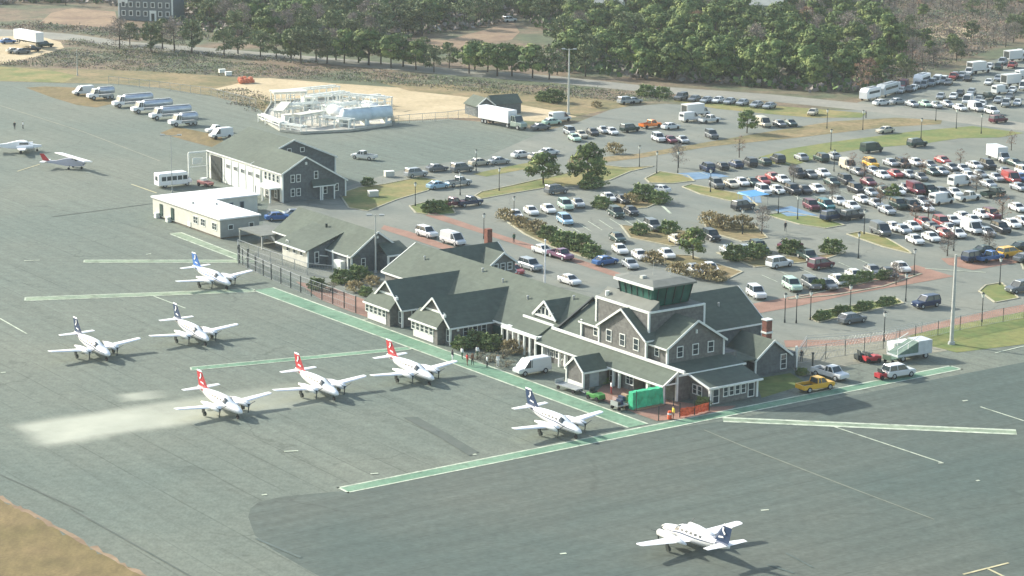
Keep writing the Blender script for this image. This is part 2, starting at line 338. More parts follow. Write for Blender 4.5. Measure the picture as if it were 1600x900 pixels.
island([(925, 247), (1000, 240), (1100, 223), (1194, 207), (1300, 190), (1400, 184), (1472, 188), (1470, 194), (1381, 199), (1256, 214), (1110, 229), (1000, 247), (935, 255)], m_verge, False)
island([(1045, 157), (1130, 162), (1215, 166), (1260, 169), (1355, 177), (1345, 184), (1270, 184), (1200, 178), (1120, 170)], m_lawn, False)
island([(1185, 246), (1230, 233), (1300, 222), (1430, 205), (1520, 197), (1600, 208), (1560, 215), (1500, 216), (1440, 225), (1350, 232), (1300, 240), (1240, 259), (1200, 255)], m_lawn2, False)
island([(1008, 279), (1030, 268), (1075, 275), (1085, 283), (1050, 287), (1015, 286)])
island([(1066, 292), (1080, 288), (1140, 300), (1165, 305), (1185, 322), (1140, 314), (1095, 304)])
island([(1196, 336), (1230, 331), (1290, 342), (1320, 352), (1290, 357), (1250, 351)], m_lawn2)
island([(1323, 366), (1345, 362), (1385, 372), (1420, 392), (1425, 397), (1380, 386)])
island([(1530, 455), (1540, 446), (1565, 442), (1592, 466), (1555, 473)], m_lawn2)
island([(1595, 410), (1700, 400), (1700, 415), (1600, 422)])
island([(1265, 498), (1290, 485), (1400, 466), (1412, 474), (1330, 492), (1280, 504)], m_lawn2)
island([(640, 322), (665, 316), (705, 322), (712, 334), (680, 337), (650, 333)], m_lawn2)
for p in ([(780, 338), (800, 330), (850, 358), (900, 372), (940, 392), (950, 410), (925, 406), (860, 385), (820, 366)], [(970, 352), (1080, 362), (1100, 380), (1050, 385), (985, 372)], [(930, 315), (990, 305), (1040, 312), (1010, 325), (950, 330)],
          [(1100, 345), (1180, 352), (1200, 372), (1160, 378), (1105, 362)], [(1120, 395), (1250, 402), (1320, 395), (1280, 408), (1180, 418)], [(1000, 395), (1080, 400), (1160, 425), (1130, 440), (1060, 425)], [(1290, 455), (1400, 432), (1440, 428), (1380, 448), (1300, 462), (1230, 468)]):
    island(p, m_verge)
sheet('brick_path', [(672, 330), (720, 346), (760, 360), (830, 382), (895, 402), (960, 424), (1040, 450), (1035, 456), (950, 429), (890, 408), (820, 387), (750, 364), (665, 337)], m_brick)
sheet('brick_path', [(600, 352), (640, 362), (705, 385), (760, 403), (755, 410), (695, 391), (630, 369), (595, 358)], m_brick)
sheet('brick_path', [(1140, 488), (1180, 474), (1300, 452), (1390, 428), (1430, 414), (1490, 432), (1440, 441), (1330, 460), (1240, 480), (1150, 496)], m_brick)
sheet('brick_path', [(1225, 532), (1319, 531), (1381, 523), (1490, 498), (1600, 475), (2300, 370), (2300, 382), (1600, 487), (1490, 509), (1385, 532), (1319, 540), (1228, 543)], m_brick)
sheet('brick_path', [(1470, 404), (1500, 402), (1600, 392), (1900, 350), (1900, 362), (1600, 409), (1520, 422), (1482, 414)], m_brick)
sheet('brick_patio', [(985, 603), (1045, 625), (1110, 636), (1150, 634), (1142, 640), (1062, 655), (1026, 658), (955, 632), (925, 618), (945, 600)], m_brick)
sheet('brick_patio', [(462, 440), (520, 450), (585, 474), (600, 505), (545, 486), (500, 468)], m_brick)
sheet('blue_pavement', [(1058, 271), (1110, 268), (1140, 276), (1085, 281)], m_blue)
sheet('blue_pavement', [(1210, 328), (1236, 322), (1278, 337), (1230, 338)], m_blue)
sheet('blue_pavement', [(1160, 306), (1188, 307), (1190, 317), (1162, 316)], m_blue)
# kerbs round the planted islands
b = MB()
for P in KERBS:
    n = len(P)
    for i in range(n):
        p, q = P[i], P[(i + 1) % n]; b.bar((p.x, p.y, .06), (q.x, q.y, .06), .28, .13)
structure(b.build('kerb', m_kerb))
# the pedestrian walkways painted green with white edge lines
LAYER[0] += .002; ZG = LAYER[0]; ZW = ZG + .002; LAYER[0] += .004
def walk(name, quad, m, edge=.32, ends=True):
    """quad in (a, b): start-left, start-right, end-right, end-left"""
    sheet(name, quad, m, ZG, px=False)
    Q = [W(*p) for p in quad]; b = MB()
    for k in ((0, 3), (1, 2)) + (((0, 1), (3, 2)) if ends else ()):
        p, q = Q[k[0]], Q[k[1]]; c = sum(Q, Vector()) / 4; d = (q - p).normalized(); n = Vector((-d.y, d.x, 0))
        if (c - p).dot(n) < 0: n = -n
        b.add([(v.x, v.y, ZW) for v in (p, q, q + n * edge, p + n * edge)], [(0, 1, 2, 3)])
    structure(b.build(name + '_edge_line', m_white))
walk('green_walkway', [(0, -2.0), (0, 1.4), (91.5, .3), (91.5, -3.5)], m_green, ends=False)
walk('green_walkway', [(-3, -44.2), (-.6, -44.2), (-.6, 53.6), (-3, 53.6)], m_green)
walk('green_walkway', [(112.5, 5.2), (112.5, 7.4), (137.5, 8.2), (137.5, 5.7)], m_gpale)
walk('parking_stripe', [(54.0, -33.9), (55.8, -33.1), (48.9, -2.6), (47.2, -2.9)], m_green, .2)
walk('parking_stripe', [(104.0, -35.7), (106.4, -34.5), (92.4, -2.6), (90.2, -3.6)], m_gpale, .25)
walk('parking_stripe', [(124.0, -16.6), (126.0, -15.5), (110.6, 8.0), (108.8, 6.8)], m_gpale, .25)
walk('parking_stripe', [(-4.6, 9.6), (-2.8, 11.0), (-27.3, 37.6), (-29.0, 36.0)], m_gpale, .55, ends=False)
LAYER[0] += .003
lines('taxi_line', [(1100, 672, 1160, 697, .22), (1160, 697, 1330, 763, .3), (1330, 763, 1460, 812, .22)], .25, mat('old_line', (.165, .185, .140), .9, .2, .6))
lines('taxi_line', [(0, 165, 130, 206), (130, 206, 250, 252)], .35, m_faint)
lines('white_line', [(1300, 666, 1474, 724), (1532, 636, 1600, 658), (1555, 552, 1600, 541), (0, 498, 42, 522), (240, 463, 290, 482), (1474, 724, 1466, 724)], .26, m_white)
lines('yellow_line', [(1505, 898, 1576, 880), (1543, 889, 1570, 902), (27, 268, 62, 257), (205, 288, 245, 302)], .3, mat('cream_paint', (.48, .44, .26), .8, .15, 1))
sheet('asphalt_patch', [(630, 653), (652, 652), (700, 678), (748, 707), (733, 713), (690, 686)], m_tyre_mark)
lines('asphalt_patch', [(80, 339, 240, 318, .3), (0, 742, 130, 800, .22), (110, 795, 305, 905, .25)], .6, m_tyre_mark)
lines('skid_and_shadow_mark', [(1200, 883, 1240, 896, .3), (1228, 865, 1270, 887, .25), (400, 842, 470, 872, .4)], .35, mat('rubber_and_shadow', (.093, .122, .106), .9, .2, .6))  # first stroke is the tail fin's cast shadow, drawn as dark colour
seg = []
for k in range(9): seg.append((868 + 17 * k, 352 - 2 * k, 890 + 17 * k, 366 - 2 * k))
for k in range(8): seg.append((1240 + 24 * k, 306 - 3 * k, 1256 + 24 * k, 313 - 3 * k))
for k in range(10): seg.append((1090 + 22 * k, 268 - 2.6 * k, 1106 + 22 * k, 274 - 2.6 * k))
for k in range(6): seg.append((1190 + 30 * k, 430 - 5 * k, 1215 + 30 * k, 441 - 5 * k))
seg += [(1035, 322, 1048, 334, .5), (430, 328, 520, 350, .5), (1445, 420, 1540, 426, .3)]
lines('stall_line', seg, .14, m_white)
# scattered scraps of worn paint and dust on the apron
seg = []
for (x, y, l) in [(5, 583, 8), (455, 706, 22), (585, 741, 12), (413, 774, 8), (50, 408, 25), (880, 866, 10), (1195, 798, 12), (742, 711, 6), (1508, 627, 8), (1528, 752, 5), (232, 398, 8), (570, 500, 10)]:
    seg.append((x - l / 2, y, x + l / 2, y - 1, .35))
lines('paint_scrap', seg, .3, m_white)

# ================================================================ buildings (local x = b, local y = a)
class Bld:
    def __init__(s, name, a0, b0, rot=0.0, skew=0.0, **k):
        s.o = (b0, a0, 0); s.e = empty(name, W(a0, b0), AB + rot, **k)
    def mb(s): return MB(s.o)
    def part(s, name, b, m, parent=None, **k):
        o = b.build(name, m, parent or s.e)
        return tag(o, **k) if k else o
def PT(axis, u, v, z): return (v, u, z) if axis == 'b' else (u, v, z)
def gable(B, axis, u0, u1, zE0, zE1, ur, zR, v0, v1, z0=0.0, oh=.35, ov0=.35, ov1=.1, wall=None, roof=None, rake=(1, 0), eave=(1, 1), tw=.22, corner=(), slabs=(1, 1), walls=True, wname='wall'):
    """a gabled block: ridge runs along v; returns the wall and the two roof slopes"""
    wall = wall or W_shin; roof = roof or W_roof; dz = .12
    wl = None
    if walls:
        pts = [PT(axis, u0, v0, z0), PT(axis, u1, v0, z0), PT(axis, u1, v0, zE1 - dz), PT(axis, ur, v0, zR - dz), PT(axis, u0, v0, zE0 - dz)]
        d = PT(axis, 0, v1 - v0, 0); wl = B.part(wname, B.mb().prism(pts, d), wall)
        t = B.mb()
        for (u, v) in corner: x, y, _ = PT(axis, u, v, 0); ze = zE0 if u == u0 else zE1; t.box(x - .13, x + .13, y - .13, y + .13, z0, ze - .1)
        if corner: B.part('corner_board', t, W_trim, wl)
    out = []
    for k, (ue, ze) in enumerate(((u0, zE0), (u1, zE1))):
        if not slabs[k]: continue
        sgn = -1 if ue < ur else 1; sl = (zR - ze) / abs(ur - ue); ux = ue + sgn * oh; zx = ze - sl * oh
        r = B.part('roof', B.mb().slab([PT(axis, ux, v0 - ov0, zx), PT(axis, ur, v0 - ov0, zR), PT(axis, ur, v1 + ov1, zR), PT(axis, ux, v1 + ov1, zx)], .16), roof)
        t = B.mb(); n = 0
        for side, on, vv in ((0, rake[0], v0 - ov0 - .04), (1, rake[1], v1 + ov1 + .04)):
            if on: t.bar(PT(axis, ux, vv, zx - .08), PT(axis, ur, vv, zR - .08), .09, tw + .05); n += 1
        if eave[k]: t.bar(PT(axis, ux + sgn * .05, v0 - ov0, zx - .1), PT(axis, ux + sgn * .05, v1 + ov1, zx - .1), .09, tw); n += 1
        if n: B.part('trim', t, W_trim, r)
        out.append(r)
    return wl, out
def window(B, nrm, u, z, plane, wd=.9, h=1.3, cols=1, rows=2, parent=None, fm=None, name='window', glass=None, t=.11):
    """nrm '-b' faces the apron, '-a' faces the right; u along the wall, z centre height; frame stands proud of the wall"""
    f = B.mb(); g = B.mb()
    def bx(m, u0, u1, z0, z1, d0, d1):
        if nrm == '-b': m.box(plane - d1, plane - d0, u0, u1, z0, z1)
        else: m.box(u0, u1, plane - d1, plane - d0, z0, z1)
    u0, u1, z0, z1 = u - wd / 2, u + wd / 2, z - h / 2, z + h / 2
    bx(f, u0 - t, u0, z0 - t, z1 + t, -.02, .07); bx(f, u1, u1 + t, z0 - t, z1 + t, -.02, .07)
    bx(f, u0, u1, z1, z1 + t, -.02, .07); bx(f, u0, u1, z0 - t, z0, -.02, .075)
    for k in range(1, cols): uu = u0 + wd * k / cols; bx(f, uu - .03, uu + .03, z0, z1, -.01, .06)
    for k in range(1, rows): zz = z0 + h * k / rows; bx(f, u0, u1, zz - .025, zz + .025, -.01, .055)
    bx(g, u0, u1, z0, z1, -.02, .03)
    fo = B.part(name, f, fm or W_trim, parent); B.part('pane', g, glass or W_glass, fo); return fo
def slope(B, pts, m=None, t=.16, trim=None, name='roof', parent=None):
    r = B.part(name, B.mb().slab(pts, t), m or W_roof, parent)
    if trim:
        b = B.mb()
        for (i, j) in trim:
            p, q = Vector(pts[i]), Vector(pts[j]); b.bar(p + Vector((0, 0, -.09)), q + Vector((0, 0, -.09)), .16, .24)
        B.part('trim', b, W_trim, r)
    return r
def wallbox(B, b0, b1, a0, a1, z0, z1, m=None, name='wall'): return B.part(name, B.mb().box(b0, b1, a0, a1, z0, z1), m or W_shin)

# ---------------- the terminal with its control tower
T = Bld('terminal_building', 2, 8, label='grey shingled airport terminal with many gables, white trim and green-glass control tower', cat='terminal')
# main hall
wallbox(T, 11.6, 22, 33.2, 77.2, 0, 3.6)
T.part('wall', T.mb().prism([(11.6, 77.2, 3.4), (22, 77.2, 3.4), (17.7, 77.2, 7.2)], (0, -.3, 0)), W_shin)
slope(T, [(9.8, 33, 2.8), (17.7, 33, 7.54), (17.7, 67, 7.54), (9.8, 67, 2.8)], trim=[(3, 0)])
slope(T, [(11.4, 67, 3.76), (17.7, 67, 7.54), (17.7, 78, 7.54), (11.4, 78, 3.76)], trim=[(3, 0), (2, 3)])
slope(T, [(22.5, 33, 4.8), (22.5, 78, 4.8), (17.7, 78, 7.54), (17.7, 33, 7.54)])
slope(T, [(10.9, 22, 3.4), (17.7, 22, 7.15), (17.7, 33, 7.15), (10.9, 33, 3.4)])
slope(T, [(23, 22, 4.4), (23, 33, 4.4), (17.7, 33, 7.15), (17.7, 22, 7.15)])
T.part('gutter', T.mb().bar((10.6, 32.95, 3.45), (17.7, 32.95, 7.6), .3, .3), W_dark)
wallbox(T, 11.2, 22, 22.4, 33.1, 0, 3.3)
# the two gabled wings by the walkway, each with a low bay in front
for (a0, a1, bf) in ((46.1, 54.0, 2.7), (58.8, 66.6, 2.9)):
    am = (a0 + a1) / 2
    wl, rf = gable(T, 'b', a0, a1, 3.0, 3.0, am, 6.25, bf, 15.5, corner=[(a0, bf)], oh=.45, ov0=.4, eave=(1, 1))
    T.part('trim', T.mb().bar((bf - .06, a0 + 1.3, 4.3), (bf - .06, a1 - 1.3, 4.3), .1, .28), W_trim, wl)
    slope(T, [(bf - .1, a0 + 1.0, 4.15), (bf - .1, a1 - .4, 4.15), (bf - 1.6, a1 + .4, 2.55), (bf - 1.6, a0 + 1.0, 2.55)], trim=[(2, 3)])
    T.part('wall', T.mb().prism([(bf - 1.25, a0 + 1.4, 0), (bf, a0 + 1.4, 0), (bf, a0 + 1.4, 3.9), (bf - 1.25, a0 + 1.4, 2.7)], (0, a1 - a0 - 1.6, 0)), W_shin)
    T.part('white_panel', T.mb().box(bf - 1.3, bf - 1.24, a0 + 2.4, a1 - .4, .1, 1.0), W_trim)
    for k in range(5): window(T, '-b', a0 + 2.9 + k * 1.15, 1.65, bf - 1.27, .8, .95, 1, 2)
    T.part('vent', T.mb().box(bf - .5, bf - .1, a0 + .9, a0 + 1.3, 3.9, 4.3), W_trim)
    window(T, '-b', a0 + .55, 1.4, bf, .5, 1.6, 1, 2)
for k in range(3): window(T, '-a', 5.3 + k * 1.55, 1.75, 46.1, .7, 1.2, 1, 2)
for k in range(2): window(T, '-a', 4.9 + k * 1.6, 1.75, 58.8, .7, 1.2, 1, 2)
T.part('lamp', T.mb().box(3.7, 4.0, 45.8, 46.0, 2.0, 2.5), W_trim)
# link between the wings and the walls under the long eave
wallbox(T, 9.9, 11.5, 33.2, 46.0, 0, 2.7)
wallbox(T, 9.9, 11.5, 54.1, 58.7, 0, 2.7)
T.part('door', T.mb().box(9.6, 9.9, 43.0, 45.7, 0, 2.2), W_dkgreen)
T.part('door', T.mb().box(8.9, 9.8, 34.2, 34.4, 0, 2.2), W_dkgreen)
# flat white patio roof on posts
T.part('canopy', T.mb().box(8.3, 8.6, 33.4, 41.8, 2.75, 3.15).box(8.6, 9.75, 33.4, 41.8, 2.85, 3.05), W_trim)
T.part('skylight', T.mb().prism([(8.9, 34, 3.05), (11.2, 34, 3.05), (11.2, 34, 4.2)], (0, 6.3, 0)), W_roof)
T.part('skylight', T.mb().bar((11.3, 33.4, 4.35), (11.3, 40.6, 4.35), .2, .3), W_trim)
for k in range(5): window(T, '-b', 34.5 + 1.35 * k, 3.62, 11.21, 1.0, .45, 1, 1)
for k in range(7): T.part('post', T.mb().box(8.33, 8.58, 33.6 + k * 1.32, 33.85 + k * 1.32, 0, 2.8), W_trim)
for (b_, a_, z_) in ((14.5, 44, 5.6), (15.8, 52, 6.4), (13.2, 64, 4.9), (16.4, 58, 6.8), (16.6, 36, 6.9), (15.4, 72, 6.2)): T.part('roof_vent', T.mb().cone((b_, a_, z_ - .2), (b_, a_, z_ + .45), .13, .13, 8).cone((b_, a_, z_ + .45), (b_, a_, z_ + .55), .2, .16, 8), W_steel)
for (b_, a_, z_) in ((19.5, 24.3, 8.4), (23, 19.6, 7.6), (29, 19.5, 7.6)): T.part('roof_vent', T.mb().cone((b_, a_, z_ - .4), (b_, a_, z_ + .5), .14, .14, 8), W_steel)
# triangular dormer on the main roof
gable(T, 'b', 34.6, 39.4, 5.0, 5.0, 37.0, 7.05, 12.5, 17.2, z0=4.2, oh=.35, ov0=.25, eave=(0, 0), tw=.3, wname='dormer_wall')
T.part('trim', T.mb().bar((12.3, 34.3, 4.75), (12.3, 39.7, 4.75), .1, .3), W_trim)
for k, (u, hh) in enumerate(((35.6, .5), (36.55, 1.0), (37.45, 1.0), (38.4, .5))): window(T, '-b', u, 5.0 + hh / 2, 12.49, .6, hh, 1, 1)
# cross-gabled rear hall and its chimney
gable(T, 'b', 67.4, 77, 3.9, 3.9, 72.2, 7.4, 17.5, 28.6, ov0=0, ov1=.4, rake=(0, 1), eave=(1, 1))
gable(T, 'a', 24.0, 28.6, 5.4, 5.4, 26.3, 7.0, 66.9, 71.5, z0=2.9, ov0=.3, oh=.3, eave=(1, 1), wname='dormer_wall')
for k in range(3): window(T, '-a', 25.0 + k * 1.3, 4.7, 66.9, .7, 1.0, 1, 2)
T.part('chimney', T.mb().box(27.4, 28.3, 72.6, 73.5, 5, 9.4), W_brick)
# long lean-to along the apron side
slope(T, [(8.3, 5.8, 2.45), (10.85, 5.8, 4.05), (10.85, 33.5, 4.05), (8.3, 33.5, 2.45)], trim=[(3, 0), (0, 1)])
T.part('ledge', T.mb().bar((10.72, 4.5, 4.22), (10.72, 33.0, 4.22), .26, .34), W_trim)
wallbox(T, 9.15, 10.7, 12.8, 33.2, 0, 2.7)
wallbox(T, 10.75, 11.0, 6.4, 12.8, 0, 3.9)
wallbox(T, 11.0, 23.5, 9.2, 22.3, 0, 4.2)
for a in (6.1, 9.3): T.part('post', T.mb().box(8.45, 8.85, a - .2, a + .2, 0, 2.5), W_trim)
T.part('post', T.mb().box(10.65, 10.95, 5.95, 6.25, 0, 3.9), W_trim)
T.part('trim', T.mb().bar((8.9, 6.0, 2.45), (10.7, 6.0, 2.45), .1, .2), W_trim)
window(T, '-a', 11.9, 1.35, 6.42, 1.1, 1.6, 2, 2)
for a in (16.4, 15.2, 23.6, 25.4, 27.0, 28.4, 32.2): T.part('post', T.mb().box(8.45, 8.75, a - .15, a + .15, 0, 2.5), W_trim)
for u, wd, hh, zz in ((13.7, 1.4, 1.3, 1.5), (17.4, .9, 2.0, 1.1), (24.4, .8, 1.2, 1.55), (26.2, .8, 1.0, 1.55), (29.2, 1.4, 1.2, 1.5), (30.8, .8, 1.2, 1.5)): window(T, '-b', u, zz, 9.15, wd, hh, 2, 2)
for u in (15.8, 22.6, 32.0): T.part('door', T.mb().box(9.05, 9.16, u - .45, u + .45, .05, 2.1), W_door if u > 16 else W_dark)
for u in (24.9, 27.7): T.part('white_panel', T.mb().box(9.08, 9.16, u - .5, u + .5, .1, 2.3), W_trim)
# second storey
gable(T, 'a', 11.5, 21.0, 6.5, 6.5, 16.3, 9.5, 9.0, 27.4, z0=4.1, corner=[(11.5, 9.0), (21.0, 9.0)], ov1=.2, eave=(1, 1), rake=(1, 0))
for u in (13.6, 16.2, 18.8): window(T, '-a', u, 5.55, 9.0, .85, 1.3, 1, 2)
T.part('lamp', T.mb().box(16.15, 16.35, 8.8, 9.0, 7.7, 8.2), W_trim)
gable(T, 'b', 12.5, 22.5, 6.9, 6.9, 17.5, 10.05, 10.8, 16.4, z0=4.1, corner=[(12.5, 10.8), (22.5, 10.8)], oh=.3, ov0=.35)
for u in (14.6, 17.5, 20.4): window(T, '-b', u, 5.75, 10.8, .95, 1.45, 1, 2)
for u in (11.1, 24.2): window(T, '-b', u, 5.5, 11.5, .75, 1.2, 1, 2)
T.part('corner_board', T.mb().box(11.3, 11.6, 27.1, 27.4, 4.1, 6.5).box(11.3, 11.6, 22.7, 23.0, 4.1, 6.5), W_trim)
# tower base with white edges
tw = wallbox(T, 11.9, 21.3, 13.4, 24.7, 6.0, 10.1)
T.part('corner_board', T.mb().box(11.8, 12.05, 13.3, 13.6, 6, 10.2).box(11.8, 12.05, 24.5, 24.8, 6, 10.2).box(21.1, 21.4, 13.3, 13.6, 6, 10.2).box(11.78, 12.0, 13.6, 24.5, 9.9, 10.22).box(12.05, 21.1, 13.28, 13.5, 9.95, 10.2), W_trim, tw)
T.part('tower_roof', T.mb().box(11.95, 21.25, 13.5, 24.65, 10.0, 10.16).prism([(12.0, 13.55, 10.16), (13.7, 13.55, 10.16), (13.7, 13.55, 11.35)], (0, 11.0, 0)).prism([(13.7, 24.55, 10.16), (13.7, 22.9, 10.16), (13.7, 22.9, 11.3)], (6, 0, 0)), W_flat)
cab = T.part('tower_cab', T.mb().loft([[(13.9, 15.0, 10.3), (19.7, 15.0, 10.3), (20.0, 16.0, 10.3), (20.0, 21.5, 10.3), (19.2, 22.6, 10.3), (14.4, 22.6, 10.3), (13.7, 21.6, 10.3), (13.7, 15.4, 10.3)],
   [(13.5, 14.3, 12.9), (20.1, 14.3, 12.9), (20.7, 15.6, 12.9), (20.7, 21.9, 12.9), (19.6, 23.1, 12.9), (14.2, 23.1, 12.9), (13.3, 21.9, 12.9), (13.3, 14.6, 12.9)]]), W_green)
f = T.mb()
for i in range(6): f.bar((13.62 - .02 * i, 15.6 + i * 1.2, 11.2), (13.22, 15.3 + i * 1.28, 12.9), .08, .1)
for i in range(5): f.bar((14.3 + i * 1.35, 14.9, 10.4), (14.1 + i * 1.45, 14.22, 12.9), .08, .1)
T.part('mullion', f, W_dark, cab)
T.part('cab_roof', T.mb().loft([[(13.0, 14.0, 12.92), (20.4, 14.0, 12.92), (21.0, 15.4, 12.92), (21.0, 22.1, 12.92), (19.8, 23.4, 12.92), (14.0, 23.4, 12.92), (12.95, 22.1, 12.92)], [(13.0, 14.0, 13.15), (20.4, 14.0, 13.15), (21.0, 15.4, 13.15), (21.0, 22.1, 13.15), (19.8, 23.4, 13.15), (14.0, 23.4, 13.15), (12.95, 22.1, 13.15)],
   [(14.5, 16, 13.6), (19, 16, 13.6), (19.4, 16.6, 13.6), (19.4, 21, 13.6), (18.8, 21.8, 13.6), (15, 21.8, 13.6), (14.5, 21, 13.6)]]), W_flat, cab)
T.part('fascia', T.mb().box(12.86, 12.99, 13.9, 22.3, 12.85, 13.2), W_trim, cab)
T.part('antenna', T.mb().cone((17, 19, 13.5), (17, 19, 15.3), .05, .03, 6).cone((18.3, 17, 13.5), (18.3, 17, 14.6), .06, .04, 6).box(14.2, 14.9, 17.8, 18.4, 13.3, 13.9), W_pole, cab)
T.part('equipment', T.mb().cone((12.6, 23.2, 10.2), (12.6, 23.2, 11.1), .3, .3, 8).box(19.8, 20.4, 24, 24.5, 10.2, 11.0), W_trim, tw)
# apron-end: dark slope under the gable, then the low front room
slope(T, [(10.9, 5.9, 3.5), (22.3, 5.9, 3.5), (21.9, 9.1, 4.25), (10.9, 9.1, 4.25)], trim=[(0, 1)])
wallbox(T, 11.0, 22.1, 6.2, 9.1, 0, 3.45)
slope(T, [(12.6, 1.7, 2.45), (21.6, 1.7, 2.45), (21.6, 6.0, 3.45), (12.6, 6.0, 3.45)], trim=[(0, 1), (0, 3)])
T.part('wall', T.mb().prism([(13.1, 2.2, 0), (13.1, 6.2, 0), (13.1, 6.2, 3.25), (13.1, 2.2, 2.35)], (7.9, 0, 0)), W_shin)
T.part('corner_board', T.mb().box(12.95, 13.25, 2.05, 2.35, 0, 2.35).box(20.85, 21.15, 2.05, 2.35, 0, 2.35), W_trim)
for k in range(4): window(T, '-a', 15.7 + k * 1.0, 1.45, 2.2, .65, 1.1, 1, 2)
for u in (14.05, 20.0): window(T, '-a', u, 1.1, 2.2, .9, 1.75, 1, 2, name='door', fm=W_trim)
for k in range(2): window(T, '-b', 4.2 + k * 1.0, 1.5, 13.1, .7, 1.1, 1, 2)
# back block with the big dark slope
gable(T, 'b', 16.3, 27.7, 5.5, 5.5, 22, 9.25, 18, 34.2, corner=[(16.3, 34.1)], ov1=.35, rake=(0, 1), eave=(1, 1), wall=W_shinB)
# right-hand gable with chimney
gable(T, 'a', 27.4, 33.4, 2.5, 2.5, 30.4, 4.7, 9.8, 17, corner=[(27.4, 9.8)], ov1=0, wall=W_shinB)
window(T, '-a', 32.4, 1.4, 9.8, .9, 1.9, 1, 3)
wallbox(T, 22.0, 27.4, 11.5, 16.5, 0, 2.6)
slope(T, [(21.9, 9.4, 2.9), (27.5, 9.4, 2.5), (27.5, 16.4, 2.9), (21.9, 16.4, 4.6)])
T.part('chimney', T.mb().box(30.6, 31.6, 11.4, 12.3, 3.8, 6.9), W_brick)
T.part('chimney_cap', T.mb().box(30.5, 31.7, 11.3, 12.4, 5.1, 5.35).box(30.5, 31.7, 11.3, 12.4, 6.9, 7.05), W_trim)
wallbox(T, 33.4, 35.3, 10.4, 13, 0, 2.2, W_shinB)
T.part('corner_board', T.mb().box(35.1, 35.4, 10.25, 10.5, 0, 3.0), W_trim)

# ---------------- little shed in front of the terminal
S = Bld('garden_shed', 17.5, 4.4, label='small grey shingled shed with dark roof and white base beside the terminal', cat='shed')
gable(S, 'b', 17.5, 21.1, 2.5, 2.5, 19.3, 4.0, 4.4, 8.3, corner=[(17.5, 4.4), (21.1, 4.4)], oh=.25, ov0=.2, eave=(1, 1))
S.part('base_board', S.mb().box(4.33, 4.41, 17.6, 21, .1, .7), W_trim)
S.part('door', S.mb().box(5.4, 6.9, 17.42, 17.5, .1, 2.1), W_door)

# ---------------- the middle building
M = Bld('shingled_building', 93.5, 12, label='low grey shingled building with cross gables between the terminal and the white modular office', cat='building')
gable(M, 'a', 15.6, 25, 3.0, 3.0, 20.4, 6.35, 93.5, 118, corner=[(15.6, 93.5)], wall=W_shinB, eave=(1, 1))
M.part('wall', M.mb().prism([(12, 101, 0), (17, 101, 0), (17, 101, 4.1), (12, 101, 2.75)], (0, 8.2, 0)), W_cream)
M.part('wall', M.mb().prism([(11.98, 100.96, 0), (17, 100.96, 0), (17, 100.96, 4.15), (11.98, 100.96, 2.75)], (0, .05, 0)), W_shinB)
slope(M, [(11.4, 100.7, 2.75), (18.6, 100.7, 5.15), (18.6, 110.5, 5.15), (11.4, 110.5, 2.75)], trim=[(0, 3)])
M.part('corner_board', M.mb().box(11.85, 12.1, 100.9, 101.15, 0, 2.7), W_trim)
for k in range(3): window(M, '-b', 103.0 + k * 2.2, 2.0, 12, .8, .6, 1, 1)
window(M, '-b', 107.9, 3.0, 12.2, .5, .5, 1, 1)
window(M, '-a', 13.6, 1.5, 100.95, .6, 1.7, 1, 2)
M.part('railing', M.mb().bar((13.9, 100.5, 1.9), (16.3, 100.5, 1.4), .1, .18), W_trim)
wallbox(M, 15.5, 16.2, 93.6, 101, 0, 2.9, W_shinB)
M.part('post', M.mb().box(15.2, 15.45, 98.6, 98.85, 0, 2.9), W_trim)
M.part('post', M.mb().box(15.2, 15.45, 94.0, 94.25, 0, 2.9), W_trim)
M.part('bay', M.mb().box(14.6, 15.5, 95.2, 97.4, .3, 1.7), W_trim)
window(M, '-a', 17.8, 1.5, 93.5, .6, 1.3, 1, 2)
M.part('awning', M.mb().slab([(15.4, 93.0, 2.7), (17.0, 93.0, 2.7), (17.0, 93.5, 2.95), (15.4, 93.5, 2.95)], .1), W_roof)
M.part('wall', M.mb().box(20.6, 24.6, 90.4, 93.5, 0, 2.9), W_shinB)
slope(M, [(20.2, 90.1, 2.9), (25.0, 90.1, 2.9), (24.6, 93.5, 4.4), (20.6, 93.5, 4.4)], trim=[(0, 1)])
M.part('corner_board', M.mb().box(20.45, 20.7, 90.25, 90.5, 0, 2.85), W_trim)
M.part('lamp', M.mb().box(20.3, 20.6, 93.3, 93.5, 5.2, 5.6), W_trim)
M.part('roof_vent', M.mb().cone((18.5, 106, 5), (18.5, 106, 5.7), .2, .2, 8), W_dark)

# ---------------- white modular office (L shaped)
O_ = Bld('modular_office', 128.6, 11, label='white L-shaped modular office with flat white roof beside the green walkway', cat='office building')
O_.part('wall', O_.mb().box(11.0, 18.6, 128.6, 153.6, .3, 3.3), W_cream)
O_.part('wall', O_.mb().box(18.6, 27.6, 145.2, 153.6, .3, 3.3), W_cream)
O_.part('wall', O_.mb().box(11.02, 18.58, 128.52, 128.62, .25, 3.3), mat('shaded_siding', (.30, .31, .28), .8, .1, 1))  # end wall's shade painted as a greyer colour over the pale siding
O_.part('skirting', O_.mb().box(11.15, 18.5, 128.75, 153.5, 0, .3).box(18.5, 27.5, 145.3, 153.5, 0, .3), mat('skirt', (.20, .17, .13), .9, .3, 1))
O_.part('roof', O_.mb().box(10.75, 18.85, 128.3, 153.9, 3.3, 3.55), W_memb)
O_.part('roof', O_.mb().box(18.85, 27.9, 144.9, 153.9, 3.3, 3.53), W_memb)
for u in (130.6, 134.7, 137.4): window(O_, '-b', u, 1.9, 11.0, 1.5, 1.1, 2, 2)
for u in (146.0, 150.3): O_.part('door', O_.mb().box(10.88, 11.0, u - .5, u + .5, .5, 2.6), W_dkgreen)
for u in (146.9, 151.3): O_.part('steps', O_.mb().box(10.2, 11.0, u - .4, u + .4, .0, .9), W_trim)
